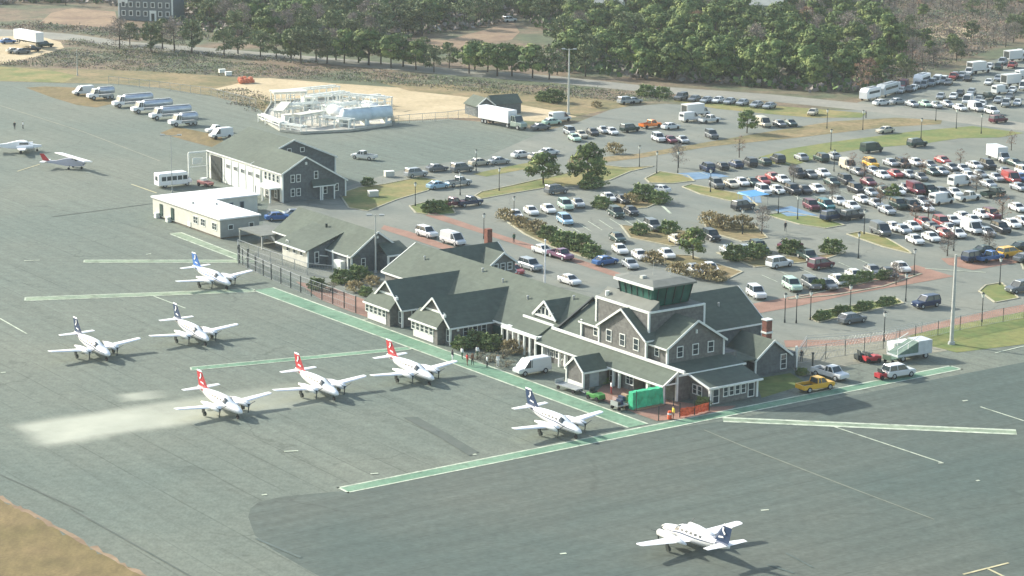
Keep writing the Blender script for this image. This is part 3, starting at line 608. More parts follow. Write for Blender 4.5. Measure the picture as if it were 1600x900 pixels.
for u in (13.0, 17.0): window(O_, '-a', u, 1.9, 128.52, .8, .7, 1, 1)
for u in (20.0, 22.2, 24.4): window(O_, '-a', u, 1.9, 145.2, .7, 1.1, 1, 1, fm=W_door)
for (b_, a_) in ((13.5, 143), (16.5, 140)): O_.part('roof_vent', O_.mb().cone((b_, a_, 3.5), (b_, a_, 3.95), .25, .2, 8), W_steel)
O_.part('sign', O_.mb().box(10.9, 10.99, 139.2, 140.4, .35, 1.2), W_trim)

# ---------------- two storey hangar building at the top left
K = Bld('hangar_building', 151.5, 36.4, rot=R(-2.0), label='two storey grey shingled building with white hangar side and broad roof beside the bus', cat='building')
gable(K, 'a', 36.4, 49.6, 5.6, 3.3, 41.2, 8.25, 151.5, 166, corner=[(36.4, 151.5), (49.6, 151.5)], wall=W_shinB, eave=(1, 1))
gable(K, 'a', 36.4, 54.4, 5.6, 5.4, 45.4, 9.3, 164, 182, wall=W_shinB, eave=(1, 1), corner=[(54.4, 164)])
K.part('white_cladding', K.mb().box(36.25, 36.42, 151.7, 181.6, .05, 5.4), mat('white_cladding', (.66, .67, .60), .6, .1, .6))
for k in range(4): window(K, '-b', 153.0 + k * 1.6, 4.2, 36.24, .9, 1.3, 1, 2)
dr = K.part('hangar_door', K.mb().box(36.1, 36.24, 159.5, 175, .1, 4.9), W_trim)
s_ = K.mb()
for k in range(6): s_.box(36.05, 36.1, 159.6 + k * 3, 159.75 + k * 3, .1, 4.9)
K.part('door_seam', s_, W_door, dr)
K.part('opening', K.mb().box(36.1, 36.22, 176, 180.5, .1, 4.8), W_dark)
for u in (160.8, 163.9, 166.9, 169.9, 173): window(K, '-b', u, 3.6, 36.1, 1.5, .7, 3, 1, parent=dr)
for u in (153.6, 157.0): window(K, '-b', u, 1.4, 36.1, .9, 1.4, 1, 2)
K.part('canopy', K.mb().box(34.0, 36.2, 152.2, 158.4, 2.5, 2.75), W_trim)
for a in (152.4, 155.3, 158.2): K.part('post', K.mb().box(34.1, 34.35, a - .12, a + .12, 0, 2.5), W_trim)
K.part('opening', K.mb().box(36.12, 36.23, 152.4, 158.0, .1, 2.3), W_dark)
# open door frame beyond the corner
K.part('door_frame', K.mb().bar((32.2, 182.2, 0), (32.2, 182.2, 5.2), .25).bar((36.2, 182.2, 0), (36.2, 182.2, 5.2), .25).bar((32.2, 182.2, 5.2), (36.2, 182.2, 5.2), .25).bar((32.2, 182.2, 2.4), (36.2, 182.2, 2.4), .12).box(33, 35.2, 182.15, 182.25, 2.9, 4.1), W_trim)
for (u, z) in ((38.5, 1.7), (39.7, 1.7), (38.5, 4.3), (39.7, 4.3), (43.4, 4.6), (47.7, 1.9), (45.3, 1.6)): window(K, '-a', u, z, 151.5, .65, 1.25, 1, 2)
K.part('porch_roof', K.mb().slab([(42.0, 150.0, 2.8), (46.8, 150.0, 2.8), (46.4, 151.5, 3.7), (42.4, 151.5, 3.7)], .15), W_roof)
K.part('porch_trim', K.mb().box(42.0, 46.8, 149.95, 150.1, 2.55, 2.75), W_trim)
for b_ in (43.6, 44.0, 46.5): K.part('post', K.mb().box(b_ - .1, b_ + .1, 150.05, 150.25, 0, 2.6), W_trim)
K.part('lamp', K.mb().box(41.1, 41.5, 151.3, 151.5, 6.7, 7.2), W_trim)
for b_ in (44.5, 47.3): window(K, '-a', b_, 7.2, 164, .7, .7, 1, 1)

# ---------------- grey house in the trees at the top
g0 = G(186, 31); g1 = G(270, 34); hd = (g1 - g0); hang = math.atan2(hd.y, hd.x); HL = hd.length
he = empty('grey_house', g0, hang, label='three storey grey clapboard house with white corners above the brown clearing', cat='house')
W_house = mat('house_siding', (.15, .17, .17), .9, .1, 1)
MB().box(0, HL, 0, 10, 0, 9.2).build('wall', W_house, he)
MB().prism([(-.4, -.4, 9.2), (-.4, 10.4, 9.2), (-.4, 5, 12.5)], (HL + .8, 0, 0)).build('roof', W_roof, he)
MB().box(-.15, .25, -.12, .2, 0, 9.2).box(HL - .3, HL + .12, -.12, .2, 0, 9.2).build('corner_board', W_trim, he)
MB().box(.3, 3, -.1, 0, 5.2, 9.0).build('white_panel', W_trim, he)
for k in range(7):
    for zz in (2.2, 4.9, 7.6):
        if k == 4 and zz < 3: continue
        x = 1.6 + k * (HL - 3.2) / 6; fo = MB().box(x - .65, x + .65, -.1, 0, zz - .85, zz + .85).build('window', W_trim, he); MB().box(x - .45, x + .45, -.13, -.1, zz - .65, zz + .65).build('pane', W_glass, fo)
x = 1.6 + 4 * (HL - 3.2) / 6
dr = MB().box(x - 1.1, x + 1.1, -.12, 0, 0, 3.2).build('door', W_trim, he); MB().box(x - .5, x + .5, -.2, -.12, 0, 2.3).build('opening', W_dark, dr)
MB().box(HL * .25, HL * .25 + 1, 4, 5, 9, 13.5).build('chimney', W_brick, he)

# ---------------- small hut behind the white truck, roofs in the wood
h = empty('timber_hut', G(745, 183), R(28), label='small grey hut with dark gabled roof behind the white box truck', cat='hut')
MB().prism([(0, 0, 0), (4.5, 0, 0), (4.5, 0, 2.6), (2.25, 0, 4.2), (0, 0, 2.6)], (0, 6, 0)).build('wall', W_shinB, h)
MB().slab([(-.3, -.3, 2.45), (2.25, -.3, 4.35), (2.25, 6.2, 4.35), (-.3, 6.2, 2.45)], .15).slab([(4.8, -.3, 2.45), (4.8, 6.2, 2.45), (2.25, 6.2, 4.35), (2.25, -.3, 4.35)], .15).build('roof', W_roof, h)
MB().bar((-.3, -.35, 2.4), (2.25, -.35, 4.3), .1, .25).bar((4.8, -.35, 2.4), (2.25, -.35, 4.3), .1, .25).build('trim', W_trim, h)
h = empty('grey_hut', G(772, 180), R(28), label='low grey hut with broad dark roof just right of the timber hut', cat='hut')
MB().box(0, 7, 0, 5, 0, 2.4).build('wall', W_shinB, h)
MB().prism([(-.3, -.3, 2.4), (-.3, 5.3, 2.4), (-.3, 2.5, 4.3)], (7.6, 0, 0)).build('roof', W_roof, h)
def woodhouse(name, x, y, w_, d_, hh, rz, lab):
    h = empty(name, G(x, y), R(rz), label=lab, cat='house')
    MB().box(0, w_, 0, d_, 0, hh).build('wall', W_cream, h)
    MB().slab([(-.5, -.5, hh - .1), (w_ + .5, -.5, hh - .1), (w_ + .5, d_ / 2, hh + 2.6), (-.5, d_ / 2, hh + 2.6)], .2).slab([(-.5, d_ + .5, hh - .1), (-.5, d_ / 2, hh + 2.6), (w_ + .5, d_ / 2, hh + 2.6), (w_ + .5, d_ + .5, hh - .1)], .2).build('roof', mat('pale_roof', (.34, .35, .31), .9, .12, 1), h)
    for k in range(3):
        f = MB().box(1.2 + k * 2.4, 2.2 + k * 2.4, -.08, 0, 1.2, 2.6).build('window', W_trim, h); MB().box(1.35 + k * 2.4, 2.05 + k * 2.4, -.1, -.08, 1.35, 2.45).build('pane', W_glass, f)
woodhouse('wood_house', 1172, 40, 9.5, 8, 6.5, -14, 'pale roofed house showing above the pines at the top')
woodhouse('wood_house', 930, 38, 8, 7, 6.6, -12, 'pale roofed house almost hidden in the pines left of the other roof')
# small shelter left of the terminal gate, and the grey porch beside the office
h = empty('gate_shelter', W(117, 12.5), AB, label='low flat roofed grey shelter behind the fence gate beside the modular office', cat='shelter')
MB().box(0, 5.5, 0, 8, 2.2, 2.4).build('roof', W_flat, h)
for (x, y) in ((.2, .2), (5.3, .2), (.2, 7.8), (5.3, 7.8)): MB().box(x - .1, x + .1, y - .1, y + .1, 0, 2.2).build('post', W_pole, h)
MB().box(5.2, 5.4, .3, 7.7, 0, 2.2).build('wall', W_door, h)

# ================================================================ vehicles
CAR = {}
def paint(name, c, metal=0.0): return mat('paint_' + name, c, .28, 0, metal=metal, spec=.5)
COLS = {'w': ('white', (.62, .63, .61)), 's': ('silver', (.33, .36, .37)), 'g': ('grey', (.15, .165, .17)), 'k': ('black', (.040, .045, .05)), 'n': ('navy', (.022, .04, .09)),
        'd': ('dark green', (.035, .065, .055)), 'r': ('red', (.30, .055, .05)), 'e': ('maroon', (.13, .03, .045)), 'y': ('yellow', (.72, .40, .04)), 'o': ('orange', (.75, .20, .03)), 'l': ('light blue', (.30, .46, .58)),
        'b': ('blue', (.05, .14, .34)), 't': ('teal', (.04, .17, .18)), 'c': ('beige', (.48, .44, .34)), 'p': ('purple', (.22, .11, .17)), 'a': ('light green', (.38, .52, .42))}
KN = {'s': ('sedan', 'car'), 'u': ('suv', 'car'), 'm': ('minivan', 'car'), 'p': ('pickup_truck', 'pickup'), 'v': ('van', 'van'), 'b': ('box_truck', 'truck'), 'h': ('hatchback', 'car')}
KW = {'s': 'sedan', 'u': 'SUV', 'm': 'minivan', 'p': 'pickup', 'v': 'van', 'b': 'box truck', 'h': 'hatchback'}
def ring(x, hw, z0, z1): return [(x, -hw * .93, z0), (x, hw * .93, z0), (x, hw, z0 + .12), (x, hw, z1 - .1), (x, hw * .93, z1), (x, -hw * .93, z1), (x, -hw, z1 - .1), (x, -hw, z0 + .12)]
def cabin(B, Gm, x0b, x0t, x1t, x1b, zb, zt, hb, ht, glass=True, roofup=.05):
    lo = [(x0b, -hb, zb), (x1b, -hb, zb), (x1b, hb, zb), (x0b, hb, zb)]; hi = [(x0t, -ht, zt), (x1t, -ht, zt), (x1t, ht, zt), (x0t, ht, zt)]
    Gm.hexa(lo, hi, 0)
    B.hexa([(p[0] * 1.0 + (-.04 if p[0] < (x0t + x1t) / 2 else .04), p[1] * 1.05, p[2] - .01) for p in hi], [(p[0], p[1] * .92, p[2] + roofup) for p in hi], 0)
    for k in range(4): B.bar(Vector(lo[k]) * 1.0 + Vector((0, .02 if lo[k][1] > 0 else -.02, 0)), Vector(hi[k]) + Vector((0, .02 if lo[k][1] > 0 else -.02, 0)), .1, .1, 0)
    xm = (x0t + x1t) / 2
    for sg in (-1, 1): B.bar((xm, sg * (hb + .015), zb), (xm - .05, sg * (ht + .015), zt), .11, .07, 0)
def geom(k):
    """returns body, glass, extra builders and wheel spots (x, halfwidth, radius)"""
    B, Gm, X = MB(), MB(), MB(); wh = []
    if k in 'sh':
        B.loft([ring(-2.3, .74, .35, .84), ring(-2.12, .86, .25, .95), ring(-1.0, .89, .22, .97), ring(.9, .89, .22, .94), ring(2.0, .86, .25, .80), ring(2.3, .72, .35, .66)])
        if k == 's': cabin(B, Gm, -1.75, -1.1, .3, 1.05, .93, 1.38, .80, .60)
        else: cabin(B, Gm, -2.15, -1.6, .2, 1.05, .93, 1.44, .80, .62)
        wh = [(-1.35, .86, .32), (1.4, .86, .32)]; X.box(2.26, 2.33, -.68, -.42, .5, .62).box(2.26, 2.33, .42, .68, .5, .62)
    elif k in 'um':
        zt = 1.78 if k == 'u' else 1.72
        B.loft([ring(-2.35, .80, .42, 1.0), ring(-2.2, .92, .32, 1.1), ring(.9, .93, .30, 1.08), ring(2.1, .90, .34, 1.0 if k == 'u' else .92), ring(2.35, .78, .42, .85)])
        cabin(B, Gm, -2.22, -2.0, .35, 1.0 if k == 'u' else 1.35, 1.06, zt, .86, .70)
        wh = [(-1.4, .9, .38), (1.45, .9, .38)]; X.box(2.32, 2.38, -.75, -.5, .62, .78).box(2.32, 2.38, .5, .75, .62, .78)
    elif k == 'p':
        B.loft([ring(-2.6, .92, .45, .6), ring(.2, .93, .42, .62)]); B.loft([ring(.1, .93, .40, 1.08), ring(1.3, .93, .38, 1.08), ring(2.5, .90, .42, 1.0), ring(2.7, .82, .48, .9)])
        B.box(-2.6, .1, -.93, -.84, .55, 1.1).box(-2.6, .1, .84, .93, .55, 1.1).box(-2.66, -2.56, -.93, .93, .55, 1.1)
        cabin(B, Gm, -.25, -.15, .85, 1.35, 1.05, 1.72, .84, .70)
        X.box(-2.55, .0, -.83, .83, .62, .66); wh = [(-1.7, .92, .40), (1.75, .92, .40)]
    elif k == 'v':
        B.loft([ring(-2.6, .94, .40, 1.1), ring(1.6, .95, .38, 1.12), ring(2.4, .90, .42, 1.0), ring(2.6, .8, .5, .9)])
        B.loft([[(-2.6, -.93, 1.05), (-2.6, .93, 1.05), (-2.52, .86, 2.1), (-2.4, .7, 2.2), (-2.4, -.7, 2.2), (-2.52, -.86, 2.1)], [(.5, -.93, 1.05), (.5, .93, 1.05), (.45, .86, 2.1), (.4, .7, 2.2), (.4, -.7, 2.2), (.45, -.86, 2.1)]])
        cabin(B, Gm, .45, .42, .95, 1.85, 1.06, 2.08, .92, .84)
        Gm.box(-2.64, -2.6, -.6, .6, 1.3, 1.8); wh = [(-1.6, .92, .38), (1.7, .92, .38)]
    elif k == 'b':
        B.loft([ring(1.5, .95, .45, 1.3), ring(2.6, .95, .45, 1.3), ring(3.4, .88, .5, 1.15)]); cabin(B, Gm, 1.5, 1.55, 2.2, 2.8, 1.25, 2.1, .92, .80)
        B.box(-3.6, 1.45, -1.15, 1.15, .85, 3.05).box(-3.66, 1.5, -1.18, 1.18, 3.0, 3.1).box(-3.66, -3.58, -1.18, 1.18, .8, 1.0)
        X.box(-3.4, 2.4, -.4, .4, .55, .85).box(-3.64, -3.6, -.95, .95, 1.1, 2.85); wh = [(-2.3, 1.05, .45), (2.4, .95, .45)]
    return B, Gm, X, wh
def wheel_mb(x, y, r, o=(0, 0, 0)):
    w_ = MB(o); s = 1 if y > 0 else -1; w_.cone((x, y - s * .16, r), (x, y + s * .05, r), r, r, 12, 0).cone((x, y + s * .05, r), (x, y + s * .07, r), r * .6, r * .5, 10, 1); return w_
def merge(D, S_, m):
    k = len(D.v); D.v += S_.v; D.f += [tuple(i + k for i in f) for f in S_.f]; D.m += [m] * len(S_.f)
def make_car(k, near):
    B, Gm, X, wh = geom(k); nm = KN[k][0]
    if near:
        r = empty(nm, (0, 0, 0)); bo = B.build('body', W_white, r); bo.material_slots[0].link = 'OBJECT'; Gm.build('windows', W_glass, r)
        X.build('cargo_bed' if k == 'p' else 'trim' if k == 'b' else 'headlight' if k in 'suhm' else 'trim', W_dark if k in 'pb' else W_trim, r) if X.v else None
        for (x, hw, rad) in wh:
            for s in (-1, 1): wheel_mb(x, s * hw, rad).build('wheel', [W_tyre, W_steel], r)
        return r
    D = MB(); D.v += B.v; D.f += B.f; D.m += [0] * len(B.f); merge(D, Gm, 1); merge(D, X, 2)
    for (x, hw, rad) in wh:
        for s in (-1, 1): merge(D, wheel_mb(x, s * hw, rad), 3)
    o = D.build(nm, [W_white, W_glass, W_dark, W_tyre]); o.material_slots[0].link = 'OBJECT'; return o
def place_car(k, c, x, y, head, label, group=None, near=False, zz=.7):
    key = (k, near); g = G(x, y, zz); cn, cc = COLS[c]; m = paint(cn.replace(' ', '_'), cc, .0 if c in 'wyrca' else .25)
    if key not in CAR: o = CAR[key] = make_car(k, near)
    else: o = dup(CAR[key])
    o.location = (g.x, g.y, LAYER[0] + .004); o.rotation_euler = (0, 0, R(head + random.uniform(-2.5, 2.5)))
    tgt = [ch for ch in o.children if ch.name.startswith('body')][0] if near else o
    tgt.material_slots[0].material = m
    tag(o, label, KN[k][1], group); return o
ORD = ['', 'second', 'third', 'fourth', 'fifth', 'sixth', 'seventh', 'eighth', 'ninth', 'tenth', 'eleventh', 'twelfth']
HEAD = {'-s': -73.0, '+s': 107.0, '-a': -54.5, '+a': 125.5, '+b': 35.5, '-b': 215.5}
def row(where, head, items, group, near=False):
    L = []
    for it in items.split():
        q = it.split(','); L.append((float(q[0]), float(q[1]), q[2][0], q[2][1], q[3] if len(q) > 3 else None))
    L.sort(key=lambda t: t[0]); cnt = {}; tot = {}
    for t in L: tot[(t[2], t[3])] = tot.get((t[2], t[3]), 0) + 1
    if head == 'perp':
        p, q = G(*L[0][:2]), G(*L[-1][:2]); head = math.degrees(math.atan2(q.y - p.y, q.x - p.x)) - 90
    for (x, y, k, c, h) in L:
        n = cnt[(k, c)] = cnt.get((k, c), 0) + 1; base = COLS[c][0] + ' ' + KW[k]
        if tot[(k, c)] == 1: lab = f'{base} {where}'
        elif n == 1: lab = f'leftmost {base} {where}'
        else: lab = f'{ORD[n - 1]} {base} from left {where}'
        hh = HEAD.get(h or head, None); hh = float(h or head) if hh is None else hh
        place_car(k, c, x, y, hh, lab, group, near)
LOT = 'cars in the large car park'
row('in far back row of the car park', '+s', '1105,262,un 1128,259,sk 1150,256,sn 1172,254,uk 1194,252,sd 1215,249,uk 1252,245,ss 1283,247,ud 1302,243,ss', LOT)
row('on the lane behind the far back row', '+b', '1362,233,vd 1433,224,ud', LOT)
row('in top row right of the bare trees', '-s', '1325,260,vc 1361,256,uy 1392,254,ss 1411,256,uk 1431,253,sw 1452,257,sg 1473,250,sr 1486,261,sg 1504,263,ss 1523,258,sw 1544,258,uk 1585,254,sd', LOT)
row('towering over the top row', '-s', '1561,247,bw', LOT)
row('in second row by the reddish bare tree', '-s', '1246,271,uk 1266,272,sg 1286,270,sw 1300,284,sd 1322,282,uk 1357,284,se 1379,273,sw 1399,271,sr 1420,272,ss 1438,276,sg', LOT)
row('in front row left of the blue pavement', '-s', '1120,288,ug 1143,287,sc 1159,284,sw 1176,284,sd 1192,282,sr 1208,276,sr 1223,280,sw', LOT)
row('in the row above the teal car', '-s', '1193,298,uw 1214,296,sw 1239,297,uk 1257,296,sk 1277,294,sw', LOT)
row('in third row right half', '-s', '1431,297,ve 1452,298,ud 1471,299,sg 1491,300,sw 1544,287,ss 1556,277,ss 1580,280,vr 1596,277,sb 1592,292,ss', LOT)
row('in third row standing broadside', '+b', '1500,285,vw', LOT)
row('in fourth row by the front kerb', '-s', '1268,322,ue 1291,321,mt 1310,313,sw 1331,321,sw 1347,311,sw 1368,317,ss 1386,328,ss 1404,320,ud 1425,322,uk 1446,324,sw 1440,313,sg', LOT)
row('in fourth row broadside behind others', '+b', '1471,313,vw 1512,308,pw 1552,302,pd 1300,338,un 1331,337,uk', LOT)
row('in fifth row beside the grass point', '-s', '1376,361,vg 1396,354,sw 1410,358,ss 1426,353,sw 1443,346,sr 1456,354,sg 1472,348,ur 1488,344,sw 1505,338,sw 1520,343,sw 1535,334,sw 1550,336,ue 1590,324,sw', LOT)
row('in sixth row nearest the wide lane', '-s', '1430,374,sw 1455,370,sw 1476,364,sr 1496,364,sw 1542,362,ss 1564,357,uk 1581,349,sw', LOT)
row('in sixth row, tallest there', '-s', '1519,358,vw', LOT)
row('parked in the corner above the brick path', '+b', '1522,402,un 1546,402,pb 1577,395,my 1540,390,sd 1598,384,sd 1602,402,sg', LOT)
row('on the ring road at right', '-b', '1447,473,un 1592,450,ug', 'cars driving on the landside roads', True)
row('on the forecourt road behind the gate', '+b', '1332,497,hg', 'cars driving on the landside roads', True)
LOW = 'cars in the lower car park'
row('in the row facing the brown shrubs', '-s', '806,335,sw 830,329,sw 857,326,sw 884,321,ua 903,317,ss', LOW, True)
row('alone below the row by the brown shrubs', '-s', '883,344,ml', LOW, True)
row('among the green bushes mid lot', '-s', '951,308,sw 973,311,sk 963,333,ud 986,329,sk', LOW, True)
row('on the inner lane under the tall green tree', '+b', '869,297,mg', LOW, True)
row('rounding the corner by the big bush', '140', '1030,295,sw', LOW, True)
row('beside the small round tree', '-s', '965,371,sd 969,389,sw 1020,353,ug 1112,369,uk 1058,374,sc', LOW, True)
row('half hidden behind the hedge by the road', '+b', '946,407,sb', LOW, True)
row('by the blue awning at the lot entrance', '+b', '1161,322,uk', LOW, True)
row('in the lane below the lot trees', '+b', '1218,411,uw 1283,413,me 1235,382,se', LOW, True)
row('behind the hedge in the nearest row', '-s', '1310,437,sw 1336,429,sw 1364,422,sg 1389,426,sk 1408,417,sw 1238,446,ua 1268,444,ug 1294,444,sg', LOW, True)
row('nearest the tower roof', '-s', '1182,458,uw', LOW, True)
row('among shrubs in the middle of the lot', '-s', '1138,391,ss 1165,390,ss 1186,387,ud 1262,400,pd', LOW, True)
row('seen past the tower cab roof', '-s', '985,412,ss 1000,398,sw 1042,396,sw 1085,420,ss 1110,418,sw', LOW, True)
FR = 'vehicles on the road behind the terminal'
row('waiting at the kerb behind the middle building', '-a', '667,364,uw', FR, True)
row('with long roof parked behind the white SUV', '-a', '708,376,vw', FR, True)
row('behind the terminal beside the brick chimney', '-a', '829,415,us 802,421,sr', FR, True)
row('nearest the roof ridge behind the terminal', '-a', '890,437,sw', FR, True)
row('by the flagpole and the long hedge', '-a', '876,398,pp 848,390,sw', FR, True)
row('next to the green roundabout hedge', '+b', '706,318,pe 733,316,pn', FR, True)
row('in the row along the lane by the grass', '+b', '650,271,us 684,289,sl 716,285,ps 683,262,sg 722,263,ug 749,253,sc 780,251,ss 815,241,sw 858,237,sw 841,244,sc', 'cars beside the truck lot', True)
row('crossing the open truck lot', '152', '569,244,pw', 'cars beside the truck lot', True)
UP = 'vehicles in the upper yard'
row('by the tall twin-armed lamp', '+b', '875,185,vw 845,198,sg 862,190,sa', UP)
row('in the upper yard row', '-s', '892,206,ww', UP) if 0 else row('in the yard row below the tall lamp', '-s', '891,206,us 908,210,sc 926,206,sk 943,203,ss 956,205,sw 898,215,sa', UP)
row('behind the orange pickup', '+b', '984,201,ud 1048,197,sw', UP)
row('bright between two parked cars', '+b', '1016,195,po', UP)
row('by the white box truck in the yard', '+b', '1078,185,vw 1108,187,pw', UP)
row('with tall white body in the yard', '+b', '1088,178,bw', UP)
row('below the orange pickup', '-s', '1029,216,uw 1048,218,se 1067,218,ss 1112,211,ug', UP)
row('by the brown bank above the yard', '+b', '979,158,us 990,157,ss', UP)
row('in the end-on row below the wood', 'perp', '1064,152,ug 1085,154,sg 1104,156,ss 1122,156,sw 1140,158,ss 1160,160,ss 1182,163,ss 1202,165,ss', 'cars parked along the tree line')
row('on the grass right of the tree line', '250', '1270,175,sc', 'cars driving on the landside roads')
row('on the curving drive', '-b', '1383,203,sc', 'cars driving on the landside roads')
row('turning at the far right junction', '+b', '1560,187,me', 'cars driving on the landside roads')
row('behind a small green tree in the yard', '-s', '1193,193,vc 1218,193,sg 1235,192,sd', UP)
row('in the short row below the white box truck', '-s', '1530,272,ss 1514,274,sw 1497,276,sk 1600,268,uw 1570,268,sg', LOT)
row('in the thin row under the yellow SUV', '-s', '1340,268,sg 1364,266,ss 1456,268,sd 1470,267,ss 1338,296,uk 1360,300,ss 1381,297,sd 1402,298,sw 1415,293,sg', LOT)
row('at the right end of the sixth row', '-s', '1598,345,sw 1523,352,sg 1484,356,ss 1465,360,ek'.replace('ek', 'sk'), LOT)
TR = 'vehicles in the upper right lot'
row('in the dense band against the far wood', '250', '1398,139,vw 1408,141,ss 1427,137,sw 1443,133,us 1464,127,vw 1492,117,ss 1514,113,uw 1546,103,sw 1566,97,us 1592,84,uw', TR)
row('on the nearer side of the overflow lot', '250', '1512,158,vw 1530,155,ss 1535,162,sw 1572,162,us 1590,160,sw 1582,140,sw 1600,136,vw 1470,150,ss', TR)
row('in the second line of the upper right lot', '250', '1500,145,sk 1518,143,ss 1490,150,sw 1560,156,ss 1578,150,sg 1545,128,sw 1560,122,ss', TR)
row('in front of the long motorhome', '+b', '1377,160,sw 1403,158,ss', TR)
row('in the slanting row against the wood', '250', '1411,134,ve 1434,134,us 1456,130,us 1420,139,sk 1474,126,uw 1482,128,sg 1490,120,pr 1503,117,ss 1512,122,sk 1560,105,ud 1582,102,pr 1568,96,ss', TR)
row('high in the row against the wood', '+b', '1530,110,bw 1587,92,bw 1602,88,vw', TR)
row('in the lower row of the upper right lot', '-s', '1425,162,ss 1446,162,sa 1462,164,ss 1480,162,ss 1500,168,sw 1525,169,vw 1550,174,uw', TR)
row('in the middle of the upper right lot', '+b', '1541,151,pd 1564,142,vw 1584,130,bw 1600,118,vw', TR)
row('beside the four fuel tankers', '-b', '130,144,vw', 'service vehicles beside the apron')
row('on the dry grass by the tankers', '-b', '340,203,pw 345,211,vw', 'service vehicles beside the apron')
row('alone on the sandy track in the wood', '+b', '796,31,uw', 'vehicles beyond the airfield')
row('in the sandy trailer yard', '+b', '12,64,sb 70,70,ud 22,79,sc 34,80,sg 48,77,pk', 'vehicles beyond the airfield')
place_car('v', 'w', 831, 574, 214, 'white panel van parked by the garden shed beside the walkway', near=True, zz=.9)
place_car('p', 'y', 1274, 602, 33, 'yellow pickup truck with white tank at the end of the terminal', near=True)
place_car('p', 'w', 1297, 583, -50, 'white pickup truck with dark bed behind the yellow pickup', near=True)
place_car('u', 'w', 1404, 581, 30, 'small white utility vehicle standing on the green walkway', near=True)
place_car('s', 'b', 434, 338, 20, 'blue car half hidden behind the modular office', near=True)
place_car('s', 's', 462, 333, 20, 'silver car in the gap behind the middle building roof', near=True)

def grouped(mb, name, mats, par): return mb.build(name, mats, par)
# ---------------- airport minibus
bu = empty('minibus', G(271, 284, .9) * 1, R(33), label='white minibus with dark side windows parked above the modular office', cat='bus'); bu.location.z = LAYER[0]
MB().loft([ring(-3.5, 1.1, .5, 2.6), ring(-3.4, 1.15, .45, 2.75), ring(2.3, 1.15, .45, 2.75), ring(2.6, 1.1, .5, 2.6)]).loft([ring(2.5, 1.05, .5, 1.5), ring(3.3, .98, .55, 1.3), ring(3.5, .85, .6, 1.1)]).build('body', W_white, bu)
for s in (-1, 1):
    for k in range(5): MB().box(-2.9 + k * 1.1, -2.0 + k * 1.1, s * 1.15 - .02, s * 1.15 + .02, 1.35, 2.15).build('window', W_glass, bu)
MB().hexa([(2.55, -1, 1.45), (2.75, -1, 1.45), (2.75, 1, 1.45), (2.55, 1, 1.45)], [(2.5, -1, 2.4), (2.62, -1, 2.4), (2.62, 1, 2.4), (2.5, 1, 2.4)]).build('windscreen', W_glass, bu)
MB().box(-3.54, -3.5, -.5, .5, 1.4, 2.2).build('window', W_glass, bu)
for x in (-2.2, 2.4):
    for s in (-1, 1): wheel_mb(x, s * 1.05, .42).build('wheel', [W_tyre, W_steel], bu)
# ---------------- fuel tankers
def tanker(x, y, L, label, head=213):
    r = empty('fuel_tanker', G(x, y, .9), R(head), label=label, cat='tanker', group='fuel tankers in a row'); r.location.z = LAYER[0]
    c = MB(); c.loft([ring(L / 2 - 1.6, 1.05, .6, 1.5), ring(L / 2 - .2, 1.0, .6, 1.5), ring(L / 2 + .9, .85, .65, 1.4)]); g = MB(); cabin(c, g, L / 2 - 1.6, L / 2 - 1.5, L / 2 - .7, L / 2 - .25, 1.45, 2.5, 1.02, .9)
    c.build('cab', W_white, r); g.build('windows', W_glass, r)
    t = MB(); n = 12; x0, x1 = -L / 2, L / 2 - 1.8
    t.loft([[(xx, 1.2 * s_ * math.cos(2 * math.pi * i / n), 2.0 + .85 * s_ * math.sin(2 * math.pi * i / n)) for i in range(n)] for xx, s_ in ((x0, .6), (x0 + .15, 1), (x1 - .15, 1), (x1, .6))]); t.build('tank', W_chrome, r, smooth=True)
    MB().box(x0 + .3, x1 - .3, -.4, .4, 2.85, 2.95).box(x0 + .4, x1, -1.15, 1.15, .7, 1.0).build('walkway', W_steel, r)
    for xx in (x0 + .9, x0 + 2.0, L / 2 - .3):
        for s in (-1, 1): wheel_mb(xx, s * 1.05, .5).build('wheel', [W_tyre, W_steel], r)
tanker(160, 149, 5.8, 'short white and silver fuel tanker at left end of the tanker row')
tanker(210, 160, 9, 'long silver fuel tanker, second from left in the tanker row')
tanker(240, 169, 9, 'long silver fuel tanker in the middle of the tanker row')
tanker(269, 179, 9, 'long silver fuel tanker, second from right in the tanker row')
tanker(289, 190, 5.8, 'short fuel tanker at right end of the tanker row beside dry grass')
# ---------------- semi trailer truck, motorhomes, yard trailer
r = empty('trailer_truck', G(780, 190, .9), R(-50), label='long white box trailer with grey-green cab in front of the huts', cat='truck'); r.location.z = LAYER[0]
MB().box(-6, 4.6, -1.25, 1.25, 1.1, 3.9).build('trailer', W_white, r); MB().box(-5.8, 4.4, -.5, .5, .7, 1.1).build('chassis', W_dark, r)
c = MB(); c.loft([ring(5.2, 1.15, .6, 1.8), ring(7.2, 1.1, .6, 1.7), ring(8.6, .9, .65, 1.5)]); g = MB(); cabin(c, g, 5.2, 5.3, 6.5, 7.0, 1.75, 2.9, 1.1, 1.0); c.build('cab', mat('paint_sage', (.30, .36, .30), .4, 0), r); g.build('windows', W_glass, r)
for x in (-4.6, -3.5, 4.2, 7.6):
    for s in (-1, 1): wheel_mb(x, s * 1.1, .5).build('wheel', [W_tyre, W_steel], r)
